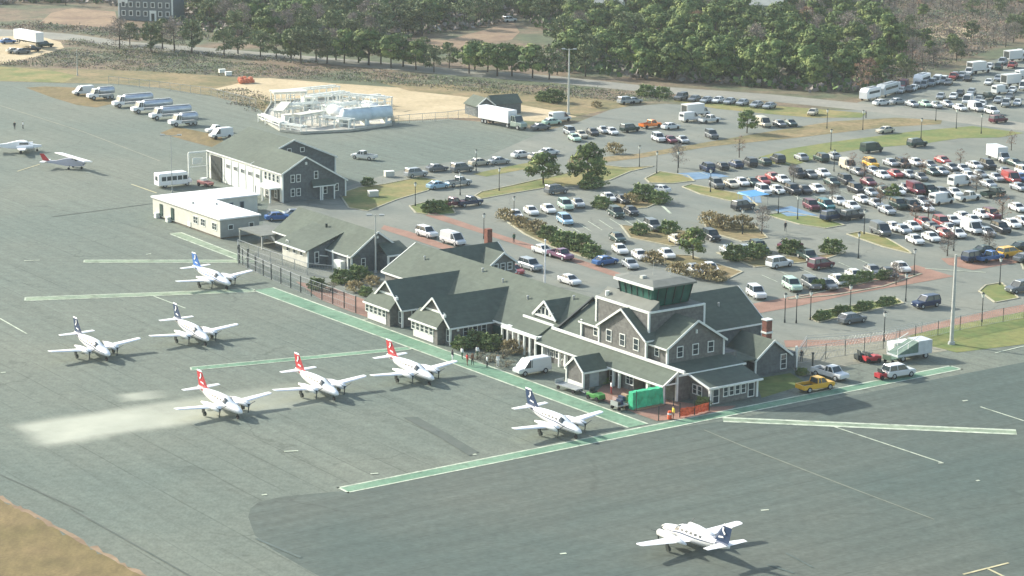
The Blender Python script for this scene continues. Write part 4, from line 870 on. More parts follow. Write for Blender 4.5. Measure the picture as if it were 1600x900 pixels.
def camper(x, y, L, head, label, m=None):
    r = empty('motorhome', G(x, y, 1), R(head), label=label, cat='motorhome', group='motorhomes against the wood'); r.location.z = LAYER[0]
    MB().loft([ring(-L / 2, 1.15, .6, 3.0), ring(L / 2 - .8, 1.15, .6, 3.0), ring(L / 2, 1.1, .6, 2.2)]).build('body', m or W_white, r)
    MB().box(-L / 2 + .5, L / 2 - 1, -1.17, 1.17, 1.7, 2.3).build('windows', W_glass, r); MB().box(-L / 2 + 1, L / 2 - 2, -.5, .5, 2.95, 3.2).build('roof_unit', W_steel, r)
    for xx in (-L / 2 + 1.4, L / 2 - 1.4):
        for s in (-1, 1): wheel_mb(xx, s * 1.05, .42).build('wheel', [W_tyre, W_steel], r)
camper(1359, 150, 6.5, 232, 'white motorhome at the left end of the upper right lot')
camper(1386, 143, 9, 238, 'big silver motorhome with long roof against the wood', mat('silver_panel', (.5, .53, .53), .4, .05))
camper(1440, 128, 6.5, 240, 'pale motorhome behind the silver cars against the wood')
r = empty('box_trailer', G(45, 68, 1), R(-48), label='long white box trailer standing in the sandy yard', cat='trailer')
MB().box(-6, 6, -1.25, 1.25, 1.0, 3.6).build('body', W_white, r); MB().box(-5, 5, -.5, .5, .5, 1.0).build('chassis', W_dark, r)
for x in (-4.5, -3.4):
    for s in (-1, 1): wheel_mb(x, s * 1.1, .48).build('wheel', [W_tyre, W_steel], r)

# ================================================================ aircraft
def fus_ring(x, hw, hh, zc, n=14):
    hw *= 1.1; hh *= 1.06
    return [(x, hw * math.cos(2 * math.pi * i / n), zc + hh * math.sin(2 * math.pi * i / n)) for i in range(n)]
FS = [(-6.55, .06, .16, 1.95), (-5.6, .20, .33, 1.82), (-4.2, .40, .50, 1.68), (-2.6, .60, .70, 1.58), (-1.2, .70, .82, 1.52), (.6, .72, .84, 1.48), (1.5, .70, .74, 1.38), (2.1, .66, .56, 1.25), (3.2, .55, .46, 1.18), (4.2, .33, .31, 1.10), (4.7, .08, .08, 1.06)]
def fs_at(x):
    for k in range(len(FS) - 1):
        if FS[k][0] <= x <= FS[k + 1][0]:
            t = (x - FS[k][0]) / (FS[k + 1][0] - FS[k][0]); return [FS[k][i] + t * (FS[k + 1][i] - FS[k][i]) for i in range(1, 4)]
def patch(x0, x1, a0, a1, off=.015, nx=4, na=4):
    b_ = MB(); P = []
    for i in range(nx + 1):
        x = x0 + (x1 - x0) * i / nx; hw, hh, zc = fs_at(x); hw *= 1.1; hh *= 1.06
        for j in range(na + 1): t = R(a0 + (a1 - a0) * j / na); P.append((x, (hw + off) * math.cos(t), zc + (hh + off) * math.sin(t)))
    b_.add(P, [(i * (na + 1) + j, (i + 1) * (na + 1) + j, (i + 1) * (na + 1) + j + 1, i * (na + 1) + j + 1) for i in range(nx) for j in range(na)]); return b_
def airfoil(b_, p, c, th_, m=0):      # ring at point p (leading edge), chord c backwards
    x, y, z = p; return [(x, y, z), (x - .12 * c, y, z + .6 * th_), (x - .4 * c, y, z + .7 * th_), (x - c, y, z), (x - .4 * c, y, z - .4 * th_), (x - .12 * c, y, z - .4 * th_)]
def vfin(x, z, c, th_): return [(x, 0, z), (x - .15 * c, th_, z), (x - .5 * c, th_, z), (x - c, 0, z), (x - .5 * c, -th_, z), (x - .15 * c, -th_, z)]
def make_plane(tailm, stripem):
    r = empty('twin_propeller_airplane', (0, 0, 0))
    MB().loft([fus_ring(*f) for f in FS]).build('fuselage', W_white, r, smooth=True)
    for s in (-1, 1):
        patch(-5.9, 3.9, 2 if s > 0 else 170, 10 if s > 0 else 178, .012, 12, 1).build('stripe', stripem, r)
        for k in range(5): patch(-2.6 + k * .72, -2.2 + k * .72, 22 if s > 0 else 138, 42 if s > 0 else 158, .02, 1, 2).build('cabin_window', W_glass, r)
        patch(1.0, 1.75, 20 if s > 0 else 112, 68 if s > 0 else 160, .02, 2, 3).build('windscreen', W_glass, r)
        w_ = MB(); w_.loft([airfoil(w_, (1.05, s * .55, 1.02), 2.0, .26), airfoil(w_, (.98, s * 2.4, 1.15), 1.75, .22), airfoil(w_, (.55, s * 6.55, 1.52), 1.1, .12), airfoil(w_, (.3, s * 6.8, 1.56), .7, .05)]); wo = w_.build('wing', W_white, r, smooth=False)
        n_ = MB(); n_.loft([[(x, s * 2.05 + hw * math.cos(2 * math.pi * i / 10), z + hh * math.sin(2 * math.pi * i / 10)) for i in range(10)] for x, hw, hh, z in ((2.75, .2, .2, 1.32), (2.6, .38, .36, 1.32), (1.2, .44, .42, 1.32), (-.6, .34, .30, 1.32), (-2.0, .08, .10, 1.28))])
        no = n_.build('engine_nacelle', W_white, wo, smooth=True)
        p_ = MB(); p_.cone((2.75, s * 2.05, 1.32), (3.0, s * 2.05, 1.32), .15, .03, 8)
        for k in range(3):
            t = 2 * math.pi * k / 3 + .4; p_.bar((2.83, s * 2.05, 1.32), (2.83, s * 2.05 + .98 * math.cos(t), 1.32 + .98 * math.sin(t)), .14, .04)
        p_.build('propeller', W_dark, wo)
        MB().cone((0.1, s * 2.75, 1.2), (0.1, s * 2.75, .3), .07, .06, 6).cone((.1, s * 2.6, .3), (.1, s * 2.85, .3), .3, .3, 12).box(-.2, .3, s * 2.95 - .02, s * 2.95 + .02, .45, 1.15).build('landing_gear', [W_dark], r)
        h_ = MB(); h_.loft([airfoil(h_, (-5.0, s * .12, 1.98), 1.35, .13), airfoil(h_, (-5.45, s * 2.6, 2.0), .8, .06)]); h_.build('stabiliser', W_white, r)
    MB().cone((3.5, 0, 1.0), (3.6, 0, .3), .06, .05, 6).cone((3.6, -.1, .26), (3.6, .1, .26), .25, .25, 12).build('landing_gear', [W_tyre], r)
    MB().loft([vfin(-3.2, 2.05, 3.0, .08), vfin(-4.1, 2.4, 2.35, .10), vfin(-5.45, 4.0, 1.4, .06)]).build('tail_fin', tailm, r)
    MB().loft([vfin(-5.44, 4.01, 1.41, .06), vfin(-5.55, 4.2, 1.25, .04)]).build('fin_tip', W_white, r)
    patch(-6.3, -4.6, 15, 165, .03, 6, 8).build('tail_band', tailm, r)
    for s in (-1, 1):     # white emblem on the fin
        e = MB(); y = s * .12
        for pts in ([(-5.5, 3.85), (-5.75, 3.85), (-5.7, 3.5), (-5.45, 3.45)], [(-5.45, 3.45), (-5.7, 3.5), (-6.0, 3.2), (-5.8, 3.05)], [(-4.9, 2.75), (-5.6, 2.85), (-5.7, 2.7), (-4.85, 2.55)]): e.prism([(x, y, z) for x, z in pts], (0, s * .02, 0))
        e.build('emblem', W_white, r)
    return r
PROTO = {}
def plane(kind, x, y, head, label, tail, stripe):
    if kind not in PROTO: o = PROTO[kind] = make_plane(tail, stripe)
    else: o = dup(PROTO[kind])
    g = G(x, y, 1.7); o.location = (g.x, g.y, LAYER[0] + .004); o.rotation_euler = (0, 0, R(head))
    tag(o, label, 'airplane', 'twin propeller airplanes on the apron'); return o
plane('navy', 148, 537.5, -55, 'white twin airplane with dark blue tail, leftmost of the navy-tailed ones', W_navy, W_navy)
plane('navy', 303, 514.5, -57, 'white twin airplane with dark blue tail between the walkway and leftmost airplane', W_navy, W_navy)
plane('blue', 335, 430, -52, 'white twin airplane with bright blue tail near the modular office', W_bluep, W_bluep)
plane('red', 349, 625, -54, 'white twin airplane with red tail, leftmost of the three red-tailed', W_redp, mat('pale_grey_paint', (.55, .55, .55), .4, 0))
plane('red', 500, 597, -56, 'white twin airplane with red tail, middle of the three red-tailed', W_redp, W_redp)
plane('red', 647, 574, -54, 'white twin airplane with red tail closest to the terminal', W_redp, W_redp)
plane('navy', 872, 655, -54, 'white twin airplane with dark blue tail beside the walkway corner', W_navy, W_navy)
plane('navy', 1078, 832, 124, 'white twin airplane with dark blue tail taxiing alone on the dark apron', W_navy, W_navy)
# light aircraft at the far left
r = empty('high_wing_airplane', G(112, 247, 2.2), R(-10), label='small grey and white high-wing airplane with red-striped tail at far left', cat='airplane'); r.scale = (1.12,) * 3; r.location.z = LAYER[0]
def fr(x, hw, z0, z1): return [(x, -hw, z0), (x, hw, z0), (x, hw * .85, z1), (x, -hw * .85, z1)]
MB().loft([fr(-5.2, .08, 1.0, 1.25), fr(-3, .3, .8, 1.35), fr(-.8, .55, .55, 1.9), (fr(.6, .58, .55, 2.0)), fr(1.0, .55, .55, 1.45), fr(2.3, .35, .6, 1.3)]).build('fuselage', mat('lilac_grey', (.46, .45, .50), .45, .05), r)
p0, p1 = G(86, 236, 2.2), G(140, 252, 2.2); dw = Matrix.Rotation(R(10), 3, 'Z') @ ((p1 - p0).normalized())
b = MB(); b.prism([Vector((.3, 0, 2.0)) - dw * 5.6 + Vector((.75, 0, 0)), Vector((.3, 0, 2.0)) + dw * 5.6 + Vector((.75, 0, 0)), Vector((.3, 0, 2.0)) + dw * 5.6 - Vector((.75, 0, 0)), Vector((.3, 0, 2.0)) - dw * 5.6 - Vector((.75, 0, 0))], (0, 0, .16)); b.build('wing', W_white, r)
MB().prism([(-4.0, -.05, 1.2), (-5.3, -.05, 1.1), (-5.9, -.05, 2.5), (-5.2, -.05, 2.5)], (0, .1, 0)).build('tail_fin', W_redp, r)
MB().box(-5.4, -4.5, -1.7, 1.7, 1.2, 1.28).build('stabiliser', W_white, r)
MB().box(2.3, 2.35, -.9, .9, .92, 1.02).build('propeller', W_dark, r)
for (x, y) in ((1.8, 0), (-.2, -1.1), (-.2, 1.1)): MB().cone((x, y - .08, .22), (x, y + .08, .22), .22, .22, 10).bar((x, y, .25), (x, y * .4, .7), .07).build('landing_gear', W_tyre, r)
MB().box(.2, .98, -.5, .5, 1.5, 1.9).build('windows', W_glass, r)
r = empty('light_twin_airplane', G(33, 230, 1), R(12), label='small white low-wing airplane with dark red tail cut by the left edge', cat='airplane'); r.scale = (1.15,) * 3; r.location.z = LAYER[0]
MB().loft([fr(-5, .08, 1.1, 1.35), fr(-2.5, .4, .8, 1.6), fr(-.5, .6, .6, 2.0), fr(1.0, .6, .6, 1.9), fr(1.7, .5, .65, 1.4), fr(3.6, .15, .85, 1.15)]).build('fuselage', W_white, r)
for s in (-1, 1):
    MB().hexa([(1.0, s * .5, .75), (-.9, s * .5, .75), (-.3, s * 5.6, 1.15), (.6, s * 5.6, 1.15)], [(1.0, s * .5, .95), (-.9, s * .5, .9), (-.3, s * 5.6, 1.22), (.6, s * 5.6, 1.22)]).build('wing', W_white, r)
    MB().cone((-.8, s * 1.9, 1.05), (2.1, s * 1.9, 1.1), .25, .38, 10).build('engine_nacelle', W_white, r)
    MB().box(2.12, 2.16, s * 1.9 - .85, s * 1.9 + .85, 1.05, 1.15).build('propeller', W_dark, r)
    MB().hexa([(-4.1, s * .1, 1.3), (-5.1, s * .1, 1.3), (-5.1, s * 2, 1.35), (-4.5, s * 2, 1.35)], [(-4.1, s * .1, 1.4), (-5.1, s * .1, 1.4), (-5.1, s * 2, 1.4), (-4.5, s * 2, 1.4)]).build('stabiliser', W_white, r)
    MB().cone((-.1, s * 1.9, .25), (-.1, s * 2.1, .25), .25, .25, 10).bar((-.1, s * 2, .3), (-.1, s * 2, .9), .08).build('landing_gear', W_tyre, r)
MB().prism([(-3.6, -.06, 1.4), (-5.1, -.06, 1.3), (-5.8, -.06, 3.0), (-5.1, -.06, 3.0)], (0, .12, 0)).build('tail_fin', mat('dark_red', (.18, .03, .04), .5, 0), r)
MB().box(-.3, 1.3, -.61, .61, 1.35, 1.7).build('windows', W_glass, r)
MB().cone((2.8, -.08, .22), (2.8, .08, .22), .22, .22, 10).bar((2.8, 0, .3), (2.8, 0, .8), .08).build('landing_gear', W_tyre, r)

# ================================================================ fuel farm
def tank(x, y, L, rad, head, label, m=None, zc=None):
    r = empty('storage_tank', G(x, y, 0), R(head), label=label, cat='storage tank', group='tanks of the fuel farm'); zc = zc or rad + .9; n = 14
    MB().loft([[(xx, rad * k * math.cos(2 * math.pi * i / n), zc + rad * k * math.sin(2 * math.pi * i / n)) for i in range(n)] for xx, k in ((-L / 2 - .35, .4), (-L / 2, 1), (L / 2, 1), (L / 2 + .35, .4))]).build('tank', m or W_white, r, smooth=True)
    for xx in (-L * .3, L * .3): MB().box(xx - .25, xx + .25, -rad * .8, rad * .8, 0, zc - rad * .6).build('support', W_trim, r)
    b_ = MB()
    for s in (-1, 1):
        b_.bar((-L / 2, s * .5, zc + rad + .9), (L / 2, s * .5, zc + rad + .9), .08)
        for k in range(4): b_.bar((-L / 2 + k * L / 3, s * .5, zc + rad - .1), (-L / 2 + k * L / 3, s * .5, zc + rad + .9), .07)
    b_.box(-L / 2, L / 2, -.5, .5, zc + rad, zc + rad + .06); b_.build('walkway', W_trim, r)
lt = mat('pale_blue_tank', (.56, .65, .68), .4, .08, 1)
tank(586, 193, 7.5, 1.5, 30, 'pale blue horizontal tank at the right end of the fuel farm', lt)
tank(556, 196, 6.5, 1.5, 30, 'pale blue tank just left of the rightmost tank', lt)
tank(526, 188, 4.5, 1.2, -52, 'white horizontal tank in the middle front of the fuel farm')
tank(578, 180, 4.5, 1.1, -52, 'white tank behind the two pale blue tanks')
def gantry(x0, y0, x1, y1, hh, dpt, label, roof=False):
    p, q = G(x0, y0), G(x1, y1); d = q - p; L = d.length
    r = empty('pipe_gantry', p, math.atan2(d.y, d.x), label=label, cat='gantry', group='white steel frames of the fuel farm')
    n = max(2, int(L / 3.5))
    for k in range(n + 1):
        x = L * k / n; MB().bar((x, 0, 0), (x, 0, hh), .22).bar((x, dpt, 0), (x, dpt, hh), .22).bar((x, 0, hh), (x, dpt, hh), .2).build('post', W_trim, r)
    MB().bar((-.3, 0, hh), (L + .3, 0, hh), .25).bar((-.3, dpt, hh), (L + .3, dpt, hh), .25).bar((0, 0, hh * .6), (L, 0, hh * .6), .14).bar((0, dpt * .5, hh + .15), (L, dpt * .5, hh + .15), .3).build('beam', W_trim, r)
    if roof: MB().slab([(-.4, -.4, hh + .4), (L + .4, -.4, hh + .4), (L + .4, dpt + .4, hh + .4), (-.4, dpt + .4, hh + .4)], .15).build('roof', W_cream, r)
gantry(404, 190, 437, 203, 1.6, 1.5, 'low white pipe frame at the left corner of the fuel farm')
gantry(430, 168, 478, 166, 3.2, 4, 'roofed white frame at the back left of the fuel farm', True)
gantry(438, 203, 470, 208, 1.4, 1.6, 'low white frame in front of the left tanks')
gantry(490, 176, 545, 168, 3.6, 3, 'tall white frame in the middle of the fuel farm')
gantry(535, 166, 602, 172, 2.7, 3, 'long white frame along the back right of the fuel farm')
gantry(450, 160, 530, 152, 2.6, 3, 'white frame nearest the sand behind the tanks')
gantry(450, 180, 500, 176, 2.3, 2, 'white frame between the left tanks')
gantry(510, 184, 560, 178, 2.7, 1.6, 'narrow white frame over the middle tanks')
gantry(560, 168, 600, 164, 2.2, 3, 'white frame at the far right corner of the fuel farm')
gantry(440, 192, 452, 178, 2.4, 1.5, 'short white frame at the left of the fuel farm', True)
gantry(500, 198, 545, 203, 2.2, 2, 'white frame between the front tanks and the asphalt')
gantry(470, 200, 505, 194, 2.6, 2, 'short white frame before the middle tanks', True)
lat = [(448, 182, 490, 172, 'fine white pipe rack left of the pump cabinet'), (462, 176, 470, 166, 'short cross rack behind the left tank'), (500, 188, 540, 172, 'slanting pipe rack in the middle of the fuel farm'), (512, 180, 570, 170, 'long low pipe rack before the back frames'), (480, 162, 560, 158, 'low pipe rack near the sand'), (546, 182, 590, 170, 'pipe rack behind the blue tanks'), (430, 182, 470, 172, 'pipe rack at the left edge of the pad')]
for (x0, y0, x1, y1, lb) in lat:
    p, q = G(x0, y0), G(x1, y1); d = q - p; L = d.length; r = empty('pipe_rack', p, math.atan2(d.y, d.x), label=lb, cat='pipe rack', group='pipe racks of the fuel farm')
    g = MB()
    for k in range(5): g.bar((0, k * .35, 1.5 + .12 * (k % 2)), (L, k * .35, 1.5 + .12 * (k % 2)), .13)
    g.build('pipe', W_trim, r); n = max(2, int(L / 2.5))
    for k in range(n + 1): MB().bar((L * k / n, 0, 0), (L * k / n, 0, 1.5), .14).bar((L * k / n, 1.4, 0), (L * k / n, 1.4, 1.5), .14).bar((L * k / n, -.1, 1.4), (L * k / n, 1.5, 1.4), .12).build('frame', W_trim, r)
for k, (x, y) in enumerate(((452, 200), (470, 196), (488, 190), (512, 196), (530, 176), (548, 168), (492, 168), (566, 186), (440, 186), (520, 160))):
    r = empty('pipe_riser', G(x, y), R(30 + 40 * k), label=['white pipe riser at the left front of the fuel farm', 'white pipe riser right of the left front one', 'white pipe riser by the pump box', 'white pipe riser before the middle tank', 'white pipe riser behind the middle tank', 'white pipe riser at the back centre', 'white pipe riser behind the left tanks', 'white pipe riser beside the pale blue tank', 'white pipe riser at the left edge of the fuel farm', 'white pipe riser nearest the sand'][k], cat='pipe', group='pipe risers of the fuel farm')
    MB().cone((0, 0, 0), (0, 0, 2.4), .16, .16, 8).bar((0, 0, 2.3), (2.6, 0, 2.3), .2).bar((2.6, 0, 2.3), (2.6, 0, .2), .2).bar((0, 0, 1.2), (0, 1.8, 1.2), .16).build('pipe', W_trim, r); MB().cone((0, -.2, 1.5), (0, .2, 1.5), .28, .28, 8).build('valve', W_steel, r)
r = empty('dike_wall', G(440, 205), R(0), label='low pale concrete wall round the fuel farm', cat='wall')
PP = [(438, 206), (470, 210), (548, 206), (612, 197), (604, 166), (530, 154), (425, 162), (408, 188), (438, 206)]; b = MB(); o3 = G(440, 205)
for k in range(len(PP) - 1):
    p, q = G(*PP[k]) - o3, G(*PP[k + 1]) - o3; b.bar((p.x, p.y, .35), (q.x, q.y, .35), .25, .5)
b.build('wall', mat('pale_concrete', (.40, .40, .34), .9, .15, 1), r)
sheet('concrete_pad', PP[:-1], mat('pad_concrete', (.46, .44, .37), .9, .15, .8))
for (x, y, hh, lab) in ((480, 172, 3, 'white pump cabinet behind the fuel farm frames'), (450, 196, 2.4, 'white equipment box at the fuel farm front'), (536, 197, 2.2, 'white equipment box between the front tanks')):
    r = empty('equipment_cabinet', G(x, y), R(30), label=lab, cat='cabinet'); MB().box(-1.2, 1.2, -.9, .9, 0, hh).build('body', W_trim, r); MB().box(-1.3, 1.3, -1, 1, hh, hh + .12).build('roof', W_cream, r); MB().box(-.4, .4, -.94, -.9, .1, hh - .3).build('door', W_door, r)

# ================================================================ poles and lamps
def tallpole(x, y, hh, label, arms, r0=.22, m=None, nm='floodlight_pole'):
    r = empty(nm, G(x, y), 0, label=label, cat='lamp pole' if arms else 'pole')
    MB().cone((0, 0, 0), (0, 0, hh), r0, r0 * .55, 10).build('pole', m or W_pole, r)
    MB().cone((0, 0, 0), (0, 0, .4), r0 * 1.8, r0 * 1.6, 8).build('base', W_steel, r)
    for (dx, L) in arms:
        ar = MB().bar((0, 0, hh - .2), (L, dx, hh), .1).build('arm', m or W_pole, r); MB().box(L - .4, L + .4, dx - .25, dx + .25, hh - .15, hh + .1).build('lamp_head', W_steel, ar)
tallpole(1486.5, 538, 13, 'tall thick pale pole on the lawn at the right', (), .30, nm='utility_pole')
tallpole(888, 179, 15.2, 'tall pale lamp pole with two arms in the upper yard', ((0, 1.3), (0, -1.3)), .28)
tallpole(587, 426, 9.4, 'grey lamp pole before the gable of the middle building', ((0, 1.0), (0, -1.0)), .16)
tallpole(269, 301, 11, 'thin dark pole with wide lamp head beside the minibus', ((0, 1.6), (0, -1.6)), .09, W_steel)
tallpole(121, 118, 6.8, 'short pale pole on the dry bank left of the tankers', (), .14, nm='utility_pole')
fp = empty('flagpole', G(851, 446), 0, label='white flagpole behind the ridge of the terminal roof', cat='flagpole'); MB().cone((0, 0, 0), (0, 0, 7.1), .14, .09, 8).build('pole', W_white, fp); MB().ball((0, 0, 7.2), .18).build('finial', W_white, fp)
def street_lamp():
    r = empty('street_lamp', (0, 0, 0)); MB().cone((0, 0, 0), (0, 0, 3.7), .09, .06, 6).cone((0, 0, 0), (0, 0, .5), .16, .12, 6).build('pole', W_dark, r)
    MB().cone((0, 0, 3.7), (0, 0, 4.25), .14, .26, 8).build('lantern', W_trim, r); MB().cone((0, 0, 4.25), (0, 0, 4.5), .3, .04, 8).build('cap', W_dark, r); return r
LAMPS = [(780, 298, 'on the long grass strip by the twin trees'), (719, 305, 'at the left end of the grass strip'), (649, 322, 'at the rounded kerb by the hedge'), (756, 373, 'on the brick path near the rear chimney'), (999, 261, 'at the tip of the grass strip'), (1026, 271, 'beside the first blue pavement'),
         (1059, 270, 'behind the blue pavement edge'), (1348, 203, 'left on the upper curving lawn'), (1292, 201, 'on the strip above the bare trees'), (1462, 189, 'at the point of the upper lawn'), (1494, 201, 'right of the upper lawn point'), (1533, 209, 'below the dark red minivan'), (1439, 216, 'on the wide green lawn'),
         (1298, 234, 'behind the far back row'), (1216, 334, 'left of the second blue pavement'), (1246, 343, 'in front of the teal minivan'), (1303, 268, 'in the second row of cars'), (1341, 404, 'on the wide lane by itself'), (1428, 431, 'on the brick corner'), (1415, 471, 'at the end of the hedge island'),
         (1266, 500, 'at the left end of the hedge island'), (1226, 504, 'left of the hedge island'), (1244, 505, 'just left of the hedge island lamp'), (1328, 490, 'in the middle of the hedge island'), (1381, 534, 'on the long brick path'), (1562, 445, 'on the oval lawn at right'), (1534, 503, 'right of the tall pole'), (1350, 366, 'on the grass point of the fifth row'),
         (1110, 300, 'by the lower lot corner'), (744, 268, 'in the row beside the truck lot'), (803, 345, 'among the brown shrubs'), (1490, 392, 'by the path corner at right'), (1160, 366, 'by the brown shrub island')]
sl = None
for (x, y, ph) in LAMPS:
    o = sl if sl is None else dup(sl)
    if o is None: o = sl = street_lamp()
    o.location = G(x, y); tag(o, 'black lamp post with pale lantern ' + ph, 'street lamp', 'lamp posts round the car parks')

# ================================================================ fences
def fence(pts, hh, step, label, m=None, wires=(.1, 1.0, 1.9), nm='chain_link_fence', pr=.05, top=.06):
    P = [G(*p) for p in pts]; r = empty(nm, P[0], 0, label=label, cat='fence'); o3 = P[0]; w_ = MB()
    for k in range(len(P) - 1):
        p, q = P[k] - o3, P[k + 1] - o3; d = q - p; n = max(1, round(d.length / step))
        for i in range(n + (1 if k == len(P) - 2 else 0)):
            c = p + d * (i / n); MB().cone((c.x, c.y, 0), (c.x, c.y, hh), pr, pr, 6).build('post', m or W_dark, r)
        for z in wires: w_.bar((p.x, p.y, z), (q.x, q.y, z), .03)
        w_.bar((p.x, p.y, hh - .05), (q.x, q.y, hh - .05), top)
        L = d.length; nn = int(L / .5)
        for i in range(nn): c = p + d * (i / nn); c2 = p + d * min(1, (i + 1.6) / nn); w_.bar((c.x, c.y, .1), (c2.x, c2.y, hh - .1), .012); w_.bar((c2.x, c2.y, .1), (c.x, c.y, hh - .1), .012)
    w_.build('mesh_panel', W_steel, r); return r
fence([(372, 408), (387, 419), (424, 437), (470, 457), (520, 475), (556, 489)], 2.6, 3.2, 'dark chain link fence before the middle building', pr=.09)
fence([(424, 436), (372, 414), (372, 392), (404, 404), (480, 430), (520, 434)], 2.0, 3.5, 'low fence enclosure beside the modular office', W_steel)
fence([(1243, 580), (1244, 569), (1290, 561), (1380, 545), (1430, 532), (1500, 516), (1600, 497), (1700, 477)], 2.2, 4.0, 'long chain link fence along the lawn at right')
fence([(1244, 569), (1260, 545), (1320, 541), (1400, 531), (1440, 520)], 1.6, 4.5, 'low fence along the brick path', W_steel)
fence([(606, 196), (640, 192), (700, 188), (748, 181)], 2.0, 3, 'pale fence between the sand and the truck lot', W_steel)
fence([(170, 131), (250, 140), (330, 150), (400, 168)], 2.0, 3.2, 'wire fence on the dry bank behind the tankers', W_steel)
# gate posts in front of the enclosure
for (x, y, lab) in ((374, 411, 'dark gate post nearest the blue-tailed airplane'), (388, 418, 'dark gate post right of the nearest gate post'), (1269, 585, 'thick dark post behind the yellow pickup')):
    r = empty('gate_post', G(x, y), 0, label=lab, cat='post'); MB().cone((0, 0, 0), (0, 0, 2.9), .13, .12, 8).build('post', W_dark, r); MB().box(-.18, .18, -.18, .18, 2.9, 3.05).build('cap', W_dark, r)

# ================================================================ things round the terminal
def P2(x, y): g = G(x, y); g.z = LAYER[0] + .004; return g
r = empty('wrapped_scaffold', P2(985, 640), AB, label='rumpled bright green tarpaulin wrapped round a stack on the brick patio', cat='tarpaulin')
g = MB(); rr = random.Random(3); nx, nz = 14, 8; L = (G(1032, 630) - G(988, 640)).length
rings = []
for i in range(nx + 1):
    x = L * i / nx; w0 = .5 + rr.uniform(-.05, .05); tp = 2.2 + rr.uniform(-.05, .06); f1 = .10 * math.sin(i * 2.1) + rr.uniform(-.05, .05)
    rings.append([(x, -w0 + f1 - .08, 0), (x, -w0 + f1, tp * .35), (x, -w0 - f1 * .8, tp * .7), (x, -w0 + .06, tp), (x, w0 - .06, tp), (x, w0 + f1, tp * .5), (x, w0, 0)])
g.loft(rings).build('tarpaulin', W_tarp, r)
MB().box(.2, L - .2, -1.0, 1.0, 0, .15).build('pallet', mat('timber', (.30, .22, .13), .9, .2, 3), r)
for x in (.1, L - .1): MB().cone((x, -1.05, 0), (x, -1.05, 2.6), .05, .05, 6).build('pole', W_dark, r)
r = empty('barrier_netting', P2(1050, 655), 0, label='orange safety netting on posts at the patio corner by the walkway', cat='barrier'); o3 = G(1050, 655)
pp = [G(1062, 653) - o3, G(1085, 649) - o3, G(1108, 643) - o3]; g = MB(); V = []; n = 12
for i in range(n + 1):
    t = i / n * 2; k = min(1, int(t)); p = pp[k].lerp(pp[k + 1], t - k)
    for j in range(5): V.append((p.x + rr.uniform(-.08, .08), p.y + rr.uniform(-.15, .15), .1 + j * .26 + rr.uniform(-.05, .05)))
g.add(V, [(i * 5 + j, (i + 1) * 5 + j, (i + 1) * 5 + j + 1, i * 5 + j + 1) for i in range(n) for j in range(4)]); g.add([(v[0], v[1] + .03, v[2]) for v in V], [(i * 5 + j, i * 5 + j + 1, (i + 1) * 5 + j + 1, (i + 1) * 5 + j) for i in range(n) for j in range(4)]); g.build('netting', W_orange, r)
for p in [G(1029, 658) - o3, G(1052, 645) - o3] + pp: MB().cone((p.x, p.y, 0), (p.x, p.y, 1.9), .07, .07, 6).build('post', W_dark, r)
def cart(x, y, head, label, m, load=None, L=2.6, nm='baggage_cart'):
    r = empty(nm, P2(x, y), R(head), label=label, cat='cart')
    MB().box(-L / 2, L / 2, -.75, .75, .55, .68).box(-L / 2, -L / 2 + .08, -.75, .75, .68, 1.2).bar((L / 2, 0, .45), (L / 2 + .9, 0, .35), .08).build('bed', m, r)
    for xx in (-L * .35, L * .35):
        for s in (-1, 1): MB().cone((xx, s * .6, .25), (xx, s * .78, .25), .25, .25, 10).build('wheel', W_tyre, r)
    if load: 
        for k in range(load): MB().box(-L / 2 + .2 + k * .5, -L / 2 + .62 + k * .5, -.6 + .1 * (k % 2), .5, .68, 1.1 + .2 * (k % 3)).build('suitcase', [W_dark, W_navy, mat('tan_case', (.35, .25, .16), .7, 0)][k % 3], r)
def tug(x, y, head, label, m, nm='baggage_tug'):
    r = empty(nm, P2(x, y), R(head), label=label, cat='tug'); MB().loft([ring(-1.2, .6, .3, .85), ring(.1, .62, .28, .85), ring(.3, .62, .28, 1.0), ring(1.2, .55, .3, .85)]).build('body', m, r)
    MB().box(-.7, -.2, -.45, .45, .85, 1.0).box(-.8, -.68, -.45, .45, .95, 1.4).build('seat', W_dark, r); MB().cone((.1, -.15, .95), (-.1, -.15, 1.25), .03, .03, 6).cone((-.1, -.15, 1.23), (-.12, -.15, 1.27), .2, .2, 10).build('steering_wheel', W_dark, r)
    for xx in (-.8, .8):
        for s in (-1, 1): MB().cone((xx, s * .5, .3), (xx, s * .72, .3), .3, .3, 10).build('wheel', W_tyre, r)
cart(890, 611, -50, 'empty flat grey baggage cart beside the garden shed', W_steel, L=4.2)
tug(931, 625, -50, 'green tug hitched to the flat cart by the walkway', mat('tug_green', (.07, .25, .06), .5, 0))
cart(975, 634, 35, 'pink-tan loaded luggage cart next to the green tarpaulin', mat('rose_cart', (.42, .30, .27), .7, .1), 4)
cart(968, 640, 35, 'small dark luggage cart in front of the loaded cart', W_steel, 2, 1.8)
tug(1381, 592, 30, 'red tug just left of the white utility vehicle', W_redp)
tug(1362, 566, 20, 'red tractor on the pale gravel pad', W_redp)
tug(1349, 563, 20, 'dark tug beside the red tractor on the gravel', W_dark)
cart(1398, 566, 40, 'flat green cart before the silver ramp truck', mat('cart_green', (.10, .16, .11), .7, .1), L=3.4)
r = empty('boarding_ramp_truck', P2(1424, 560), R(30), label='silver ramp trailer with open green deck near the tall pole', cat='trailer')
MB().box(-3.4, 2.6, -1.2, 1.2, .7, 1.0).box(.2, 2.6, -1.2, 1.2, 1.0, 2.6).build('body', mat('zinc_panel', (.50, .53, .53), .4, .1), r)
